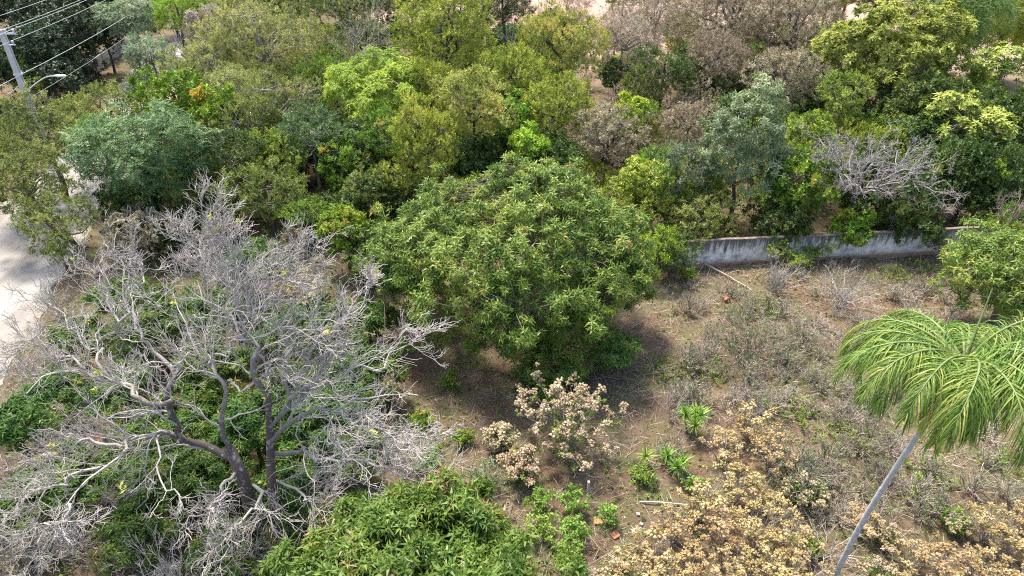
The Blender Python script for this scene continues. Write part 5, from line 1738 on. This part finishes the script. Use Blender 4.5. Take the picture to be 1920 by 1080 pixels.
# ------------------------------------------------------------------ herbs, sword leaf rosettes and small bushes of the clearing
def herb(seed, r, h, label, loc, mat='herb', n=16, group=None, tm='herb', ls=1.0, name='leafy_plant', m=3):
    rng = RNG(seed)
    o = thing(name, loc, label, 'plant', group)
    S, SR = [], []
    for k in range(n):
        a, q = k * 2.399 + rng.uniform(-.4, .4), math.sqrt((k + .5) / n)
        e = np.array([r * q * math.cos(a), r * q * math.sin(a), h * (1 - .4 * q * q) * rng.uniform(.6, 1.1)])
        S.append(smooth_line([[e[0] * .3, e[1] * .3, -.04], e * [.6, .6, .5], e], 7, rng, .01))
        SR.append(np.linspace(.012, .005, 7))
    S = np.array(S)
    MB().add(*tube(S, np.array(SR), 4)).build('stems', M['weed_stem'], o, True)
    p = np.repeat(S[:, -1], m, 0) + rng.normal(size=(n * m, 3)) * [.07, .07, .10]
    q2 = S[:, 3:6].reshape(-1, 3) + rng.normal(size=(n * 3, 3)) * .06
    p = np.vstack([p, q2])
    V, F, T = spray_mesh(rng, TM[tm], p, nrm(rng.normal(size=p.shape) * .6 + [0, 0, 1]), ls * rng.uniform(.6, 1.15, len(p)), .5 + rng.normal(size=len(p)) * .2)
    add_mesh('leaves', V, F, M[mat], o, T)
    return o


M['weed_stem'] = plain_mat('green_stem', (.12, .14, .05), (.22, .22, .09), 6, .7, .2, 0)
HP = 'bright leafy plants near the bottom'
herb(101, .55, 1.1, 'bright green leafy plant, tallest of the group right of the bottom mango', G(1075, 960), group=HP, n=10)
herb(102, .50, .9, 'bright green leafy plant at the top left of its group', G(1010, 960), group=HP, n=9)
herb(103, .60, .9, 'bright green leafy plant left in its group near the bottom mango', G(1015, 1010), group=HP, n=11)
herb(104, .60, .9, 'bright green leafy plant in the centre of its group', G(1075, 1020), group=HP, n=12)
herb(105, .40, .8, 'bright green leafy plant nearest the broken bricks', G(1140, 985), group=HP, n=7)
herb(106, .55, .8, 'bright green leafy plant at the bottom of its group', G(1060, 1060), group=HP, n=9)
herb(107, .40, .5, 'small vivid green weed left of the small tan shrub', G(868, 832), 'green', 9)
herb(108, .45, .6, 'small fresh weed at the shaded foot of the big mango', G(845, 725), 'green', 8)
herb(109, .7, 1.2, 'grey green feathery plant left of the small tan shrub', G(915, 915), 'greygreen', 16, tm='small', ls=.7)
herb(110, .35, .5, 'small grey green plant left of the feathery one', G(865, 935), 'greygreen', 7, tm='small', ls=.6)
herb(111, .5, .6, 'low green weeds in front of the sword leaf rosettes', G(1200, 905), 'weed', 12)
herb(112, .3, .6, 'small lime weed beside the thicket', G(1300, 915), 'herb', 6)
herb(113, .5, .6, 'green weed growing left of the palm trunk foot', G(1515, 1030), 'weed', 10)
herb(114, .5, .7, 'green weed right of the palm trunk among tan flowers', G(1780, 985), 'green', 9)
herb(115, 1.1, .35, 'low green weed patch left of the palm fronds', G(1495, 780), 'weed', 18, m=2, ls=.7)
herb(116, 1.1, .35, 'light green weed patch beneath the left palm fronds', G(1585, 830), 'weed', 18, m=2, ls=.7)
herb(117, 1.1, .35, 'fresh green weed along the path right of the big mango', G(1255, 700), 'weed', 18, m=2, ls=.7)
herb(118, 1.1, .35, 'pale green weed left of the greyish clearing bush', G(1330, 700), 'weed', 18, m=2, ls=.7)
herb(119, .5, .7, 'green weed at the foot of the wall end', G(1290, 525), 'green', 10)
herb(120, 1.1, .35, 'weed climbing at the foot of the wall right part', G(1730, 500), 'weed', 18, m=2, ls=.7)
herb(121, .6, .5, 'green weed under the right tips of the dead tree', G(790, 800), 'green', 12)
herb(122, 1.1, .35, 'yellowish weed patch at the dead tree edge', G(790, 850), 'weed', 18, m=2, ls=.7)
herb(123, .6, .5, 'bright weed between the dead tree and the bottom mango', G(800, 870), 'herb', 8)
herb(124, 1.1, .35, 'leafy green weed under the palm shade', G(1740, 900), 'weed', 18, m=2, ls=.7)
herb(125, 1.1, .35, 'dark green weed clump at the right frame edge under the palm', G(1890, 880), 'weed', 18, m=2, ls=.7)
herb(126, 1.1, .35, 'low weed before the bare wall bushes', G(1430, 580), 'weed', 18, m=2, ls=.7)
herb(127, 1.1, .35, 'green weed on the ground before the wall middle', G(1680, 520), 'weed', 18, m=2, ls=.7)


# small dry bushes and weeds all over the clearing
rc_ = RNG(77)
lowb = [brush(301, .55, .55, 'bare_tan', 'x', (0, 0, 0), 'low dry bushes of the clearing', 9, ((5, .5), (4, .5)), name='dry_bush', leafmat='weed', leafn=30, ls=.35),
        brush(302, .7, .7, 'bare_brown', 'x', (0, 0, 0), 'low dry bushes of the clearing', 10, ((5, .5), (4, .5)), name='dry_bush', leafmat='greygreen', leafn=60, ls=.35),
        brush(303, .6, .5, 'bare_tan', 'x', (0, 0, 0), 'low dry bushes of the clearing', 10, ((5, .5), (4, .5)), name='dry_bush')]
lown = ['low pale dry bush with a few green leaves on the open clearing', 'low brown dry bush with grey green leaves on the open clearing', 'low pale leafless dry bush on the open clearing']
first = [True] * 3
cnt = 0
while cnt < 165:
    px, py = rc_.uniform(1240, 1900), rc_.uniform(525, 1000)
    if py > 860 and px < 1480:
        continue
    if px > 1690 and py > 640 and rc_.random() < .6:
        continue
    g_ = G(px, py)
    k = int(rc_.integers(0, 3))
    s_ = rc_.uniform(.8, 1.7)
    if first[k]:
        first[k] = False
        lowb[k].location = tuple(g_)
        o_ = lowb[k]
    else:
        o_ = place_copy(lowb[k], g_, rc_.uniform(0, 6.28), (s_, s_, s_ * rc_.uniform(.7, 1.2)), lown[k])
    REL.append((o_, ['low pale dry bush with few leaves', 'low brown bush with grey green leaves', 'low pale leafless bush'][k], 'C'))
    cnt += 1


def yucca(seed, label, loc, h, s, heads=1):
    rng = RNG(seed)
    o = thing('sword_leaf_plant', loc, label, 'plant', 'sword leaf rosettes')
    for k in range(heads):
        a = k * 2.4
        off = np.array([.32 * math.cos(a), .32 * math.sin(a), 0]) * (heads > 1)
        hh = h * rng.uniform(.8, 1.15)
        st = smooth_line([off * .3 - [0, 0, .05], off * .7 + [0, 0, hh * .5], off + [0, 0, hh]], 6)
        MB().add(*tube(st, np.linspace(.045, .035, 6), 6)).build('stem', M['log'], o, True)
        V, F, I = TM['yucca'][k % 3]
        V = V * s
        T = np.clip(.5 + RNG(seed + k).normal(size=I.max() + 1)[I] * .22, 0, 1)
        add_mesh('rosette', V + off + [0, 0, hh], F, M['yucca'], o, T)


yucca(131, 'single dark green sword leaf rosette on the path edge', G(1208, 872), .45, 1.05)
yucca(132, 'double sword leaf rosette beside the tan thicket', G(1262, 880), .5, 1.1, 3)
yucca(133, 'largest sword leaf clump behind the other rosettes', G(1292, 815), .9, 1.15, 4)


# ------------------------------------------------------------------ small things on the ground
def rough_block(name, label, loc, size, mat, cat, seed, rot=(0, 0, 0), group=None, cuts=3, amp=.12):
    import bmesh
    from mathutils import Euler, noise as mn
    bm = bmesh.new()
    bmesh.ops.create_cube(bm, size=1.0)
    bmesh.ops.bevel(bm, geom=bm.edges[:], offset=.06, segments=1, affect='EDGES')
    bmesh.ops.subdivide_edges(bm, edges=bm.edges[:], cuts=cuts, use_grid_fill=True)
    for v in bm.verts:
        n_ = mn.noise_vector(v.co * 2.3 + Vector((seed, seed * .7, 0)))
        v.co += n_ * amp
        v.co = Vector((v.co.x * size[0], v.co.y * size[1], v.co.z * size[2]))
    me = bpy.data.meshes.new(name)
    bm.to_mesh(me)
    bm.free()
    me.materials.append(M[mat])
    ob = bpy.data.objects.new(name, me)
    COL.objects.link(ob)
    ob.location = (float(loc[0]), float(loc[1]), float(loc[2]) + size[2] * .35)
    ob.rotation_euler = rot
    return tag(ob, label, cat, group)


BR = 'broken bricks lying on the ground'
rough_block('broken_brick', 'orange broken brick nearest the bright leafy plants', G(1121, 982), (.28, .17, .11), 'brick', 'brick', 1, (.15, .1, .1), BR, amp=.07)
rough_block('broken_brick', 'square orange broken brick beside the bottom flower thicket', G(1153, 1005), (.27, .24, .10), 'brick', 'brick', 2, (.2, -.15, .6), BR, amp=.06)
rough_block('broken_brick', 'small brick chip at the edge of the bottom flower thicket', G(1190, 1004), (.13, .14, .09), 'brick', 'brick', 3, (0, 0, .4), BR, amp=.1)
rough_block('stone', 'pale round stone beside the small brick chip', G(1188, 996), (.13, .12, .10), 'stone', 'stone', 4, (0, 0, .4), 'pale stones on the ground', amp=.16)
rough_block('stone', 'pale stone below the white pipe', G(1196, 967), (.10, .10, .08), 'stone', 'stone', 5, (0, 0, 1.4), 'pale stones on the ground', amp=.16)
rough_block('stone', 'whitish stone right of the pale round one', G(1202, 984), (.12, .09, .08), 'stone', 'stone', 6, (0, 0, 2.4), 'pale stones on the ground', amp=.16)
rough_block('earth_mound', 'round red earth mound in the clearing before the wall', G(1361, 566), (.30, .28, .30), 'redearth', 'mound', 7, (0, 0, .3), amp=.16)
rough_block('earth_mound', 'red earth lump half hidden under the lower left dead boughs', G(180, 830), (.8, .6, .35), 'redearth', 'mound', 8, (0, 0, .3), amp=.2)
pb = G(1102, 925)
post_ = thing('marker_post', pb, 'short white marker post among the bright leafy plants', 'post')
MB().box((0, 0, .28), (.075, .075, .62)).build('shaft', M['whitepost'], post_)
MB().box((0, 0, .605), (.085, .085, .03)).build('cap', M['whitepost'], post_)
pa, pc_ = G(1198, 946) + [0, 0, .07], G(1290, 948) + [0, 0, .08]
pl = smooth_line([pa, (pa + pc_) / 2 + [0, .02, .02], pc_], 10)
tag(MB().add(*tube(pl, np.full(10, .024), 8)).build('white_pipe', M['whitepost'], None, True, off=pa), 'long thin white pipe lying on the ground by the thicket', 'pipe').location = tuple(pa)


def log(label, a, b_, r, mat, seed, bend=.1, name='fallen_branch'):
    rng = RNG(seed)
    m = (a + b_) / 2 + rng.normal(size=3) * [bend, bend, .02]
    L = smooth_line([a, m, b_], 12, rng, .012)
    o = thing(name, a, label, 'branch')
    R = np.linspace(r, r * .5, 12)
    MB().add(*tube(L - a, R, 7)).build('wood', M[mat], o, True)
    c, rc = grow(rng, (L - a)[None], R[None], 4, .3, .95, .3, (.4, .9), .1, .15, 5, .5, .006)
    for k in range(len(c)):
        MB().add(*tube(c[k], rc[k], 4)).build('twig', M[mat], o, True)


log('long fallen branch at the left end of the wall', G(1320, 500) + [0, 0, .3], G(1410, 545) + [0, 0, .06], .06, 'bare_tan', 1)
log('short dark stump leaning beside the bottom mango tree', G(950, 995) + [0, 0, 0], G(960, 968) + [0, 0, .55], .09, 'log', 2, .02, 'stump')
log('thin grey stick lying left of the palm trunk foot', G(1515, 985) + [0, 0, .04], G(1545, 1055) + [0, 0, .04], .025, 'bare_tan', 3)
log('curved dark stick on the bare patch left of the palm trunk', G(1505, 940) + [0, 0, .04], G(1560, 955) + [0, 0, .05], .02, 'log', 4, .25)
sp0 = G(1645, 1040) + [0, 0, .25]
u = np.linspace(0, 1, 9)
tag(MB().add(*tube(np.stack([.55 * u, -.22 * u, .12 * np.sin(u * 3)], -1), .055 * np.sin(np.pi * (u * .9 + .05)) + .004, 6)).build('fallen_spathe', M['whitepost'], None, True),
    'pale dry fallen palm spathe right of the trunk foot', 'palm spathe').location = tuple(sp0)


# ------------------------------------------------------------------ ground cover nobody could count
def scatter(rng, n, x0, x1, y0, y1, keep):
    p = np.stack([rng.uniform(x0, x1, n), rng.uniform(y0, y1, n)], -1)
    p = p[keep(p[:, 0], p[:, 1])]
    return np.column_stack([p, gz(p[:, 0], p[:, 1])])


edge_x = lambda y: np.interp(y, edge[:, 1], edge[:, 0])
wall_y = lambda x: W0[1] + (x - W0[0]) * wd[1] / wd[0]


def vnoise(x, y, s, seed):
    r = RNG(seed)
    v = 0
    for k in range(5):
        a, ph = r.uniform(0, 6.28), r.uniform(0, 6.28)
        f = s * r.uniform(.6, 1.7)
        v = v + np.sin((x * math.cos(a) + y * math.sin(a)) * f + ph)
    return v / 5


rng = RNG(200)
clear = lambda x, y: (x > edge_x(y) + .3) & ((y < wall_y(x) - .2) | (x < W0[0] + 1))
p = scatter(rng, 36000, -24, 26, 8.5, 42, clear)
m = len(p)
d = nrm(rng.normal(size=(m, 3)) * [1, 1, .25])
V, F, I = leaves_at(LEAF_D, p + [0, 0, .03], leaf_frame(d, rng, .5), rng.uniform(.06, .16, m), rng.uniform(.025, .06, m))
tag(add_mesh('leaf_litter', V, F, M['litter'], None, np.clip(rng.normal(.45, .26, m), 0, 1)[I]), 'brown fallen leaves strewn over the ground of the clearing', 'leaf litter', kind='stuff')
p = scatter(rng, 30000, -22, 26, 8.5, 40, lambda x, y: clear(x, y) & (vnoise(x, y, .5, 3) + rng.normal(size=len(x)) * .3 > -.2) & (x > -3))
V, F, T = spray_mesh(rng, TM['tuft'], p, nrm(rng.normal(size=p.shape) * .3 + [0, 0, 1]), rng.uniform(.6, 1.5, len(p)), .45 + rng.normal(size=len(p)) * .25, .3)
tag(add_mesh('dry_grass', V, F, M['drygrass'], None, T), 'thin dry grass and stalks over the clearing', 'grass', kind='stuff')
p = scatter(rng, 15000, -22, 26, 8.5, 42, lambda x, y: clear(x, y) & (vnoise(x, y, .7, 8) + rng.normal(size=len(x)) * .3 > .05))
V, F, T = spray_mesh(rng, TM['herb'], p + [0, 0, .04], nrm(rng.normal(size=p.shape) * .4 + [0, 0, 1]), rng.uniform(.25, .75, len(p)), .45 + rng.normal(size=len(p)) * .25, .3)
tag(add_mesh('low_weeds', V, F, M['weed'], None, T), 'low green weeds creeping over the clearing', 'weeds', kind='stuff')
p = scatter(rng, 15000, -20, 26, 8.5, 40, lambda x, y: clear(x, y) & (x > -4))
a = rng.uniform(0, 6.28, len(p))
dd = np.stack([np.cos(a), np.sin(a), rng.normal(size=len(p)) * .35 + .25], -1)
L = rng.uniform(.15, .8, len(p))[:, None]
Q = np.stack([p, p + dd * L + rng.normal(size=p.shape) * .06], 1)
Q[:, :, 2] = np.maximum(Q[:, :, 2], p[:, None, 2] + .01)
tag(MB().add(*tube(Q, np.tile([.009, .005], (len(p), 1)), 3)).build('fallen_twigs', M['bare_tan'], None, False), 'dry fallen twigs littering the clearing', 'twigs', kind='stuff')


def under(name, label, n, x0, x1, y0, y1, keep, mat, hmax, tm, ls, seed):
    rng = RNG(seed)
    p = scatter(rng, n, x0, x1, y0, y1, keep)
    h = hmax * np.clip(.5 + .6 * vnoise(p[:, 0], p[:, 1], .8, seed), .08, 1)
    p[:, 2] += h * rng.uniform(.1, 1, len(p)) ** .5
    V, F, T = spray_mesh(rng, TM[tm], p, nrm(rng.normal(size=p.shape) * .6 + [0, 0, 1]), ls * rng.uniform(.7, 1.3, len(p)), .45 + rng.normal(size=len(p)) * .25)
    tag(add_mesh(name, V, F, M[mat], None, T), label, 'undergrowth', kind='stuff')


behind = lambda x, y: (x > edge_x(y) + .8) & ((y > wall_y(x) + .4) | (x < W0[0])) & (y > 33) & (vnoise(x, y, .4, 21) > -.45)
under('undergrowth', 'dark leafy undergrowth between the trunks of the wood', 4200, -36, 36, 33, 70, lambda x, y: behind(x, y) & ~((x > 6) & (x < 22) & (y > 45)), 'dark', 1.9, 'broad', 1.0, 21)
under('undergrowth', 'low olive undergrowth along the road under the dead tree', 2800, -22, -4, 9, 33, lambda x, y: (x > edge_x(y) + .4) & (x + .35 * (y - 20) < -5), 'weed', .8, 'small', .8, 22)
under('undergrowth', 'dark undergrowth beneath the trees across the road', 2200, -75, -38, 45, 110, lambda x, y: x < edge_x(y) - 7.5, 'shade', 1.4, 'broad', 1.6, 23)  # deep shade on this ground is put into the leaf colour
under('verge_grass', 'dry grassy verge along the pale road edge', 2600, -34, -17, 14, 60, lambda x, y: (np.abs(x - edge_x(y) - .3) < .9) | (np.abs(x - edge_x(y) + 7.0) < 1.1), 'drygrass', .3, 'tuft', 2.0, 24)

# ------------------------------------------------------------------ labels of the many: which one, by its nearest landmark
MARK = {'W': [(700, 165, 'the vivid lime tree'), (1680, 104, 'the wide golden tree'), (1392, 268, 'the silvery tree'), (1640, 308, 'the bare grey tree'),
              (272, 298, 'the blue green tree'), (888, 208, 'the orange flushed tree'), (838, 78, 'the tall clumpy tree'), (962, 482, 'the big mango'),
              (1245, 132, 'the dark green tree amid dry scrub'), (800, 265, 'the columnar yellow green tree'), (680, 78, 'the bare brown tree'),
              (492, 92, 'the widest pale olive tree'), (1188, 210, 'the small vivid green bush'), (330, 190, 'the orange tipped tree'), (1052, 86, 'the orange red flushed tree'),
              (942, 12, 'the dark pine'), (1785, 34, 'the weeping bamboo'), (1600, 455, 'the stained wall'), (410, 430, 'the dead tree top'), (1886, 46, 'the yellow bamboo')],
        'C': [(1361, 566, 'the red earth mound'), (1620, 985, 'the palm trunk'), (1770, 695, 'the palm crown'), (1292, 790, 'the sword leaf clump'), (1405, 650, 'the greyish clearing bush'),
              (1600, 455, 'the stained wall'), (1153, 1005, 'the broken bricks'), (1245, 947, 'the white pipe'), (1060, 760, 'the largest tan shrub'), (1505, 925, 'the lone yellow shrub'), (1860, 520, 'the yellowish mango')],
        'L': [(470, 960, 'the dead tree foot'), (255, 614, 'the upper left dead bough'), (180, 835, 'the red earth lump'), (40, 660, 'the road edge'), (790, 1000, 'the bottom mango tree'), (700, 760, 'the right dead boughs'), (130, 945, 'the lower left dead bough')]}
ORD = ['nearest', 'second', 'third', 'fourth', 'fifth', 'sixth', 'seventh', 'eighth', 'ninth', 'tenth', 'eleventh', 'twelfth', 'thirteenth', 'fourteenth', 'fifteenth']
HIDDEN = {1, 2, 3, 4, 6, 9, 24, 25, 26, 27, 28, 29, 30, 46, 66, 71, 78, 83, 85, 86, 87, 88, 89, 90, 91, 92, 94, 95, 96, 97, 98, 99, 100, 101, 102, 117, 118, 121, 145, 156, 161, 169, 176, 183, 226, 231, 241, 244, 259, 276, 282, 302, 304, 311, 317, 319, 336, 348, 360, 363, 376, 380, 383, 391, 396, 399, 402, 417, 419, 429, 433, 434, 436}
for k in sorted(HIDDEN, reverse=True):          # copies that nothing in view shows are left out
    o_ = REL.pop(k)[0]
    for c_ in [g for ch in o_.children for g in ch.children] + list(o_.children) + [o_]:
        bpy.data.objects.remove(c_)
bins = {}
for k_, (o_, desc, zone) in enumerate(REL):
    p_ = np.array(o_.location)
    u_, v_ = proj(p_ + [0, 0, .8])
    m_ = min(MARK[zone], key=lambda m: (m[0] - u_) ** 2 + (1.3 * (m[1] - v_)) ** 2)
    dx, dy = u_ - m_[0], 1.3 * (v_ - m_[1])
    rel = ('right of' if dx > 0 else 'left of') if abs(dx) > abs(dy) else ('in front of' if dy > 0 else 'behind')
    bins.setdefault((desc, rel, m_[2]), []).append((dx * dx + dy * dy, o_))
for (desc, rel, mk), lst in bins.items():
    lst.sort(key=lambda t: t[0])
    for k, (_, o_) in enumerate(lst):
        o_['label'] = desc + ' ' + rel + ' ' + mk if len(lst) == 1 else desc + ', ' + ORD[min(k, 14)] + (' ' if k == 0 else ' out ') + rel + ' ' + mk
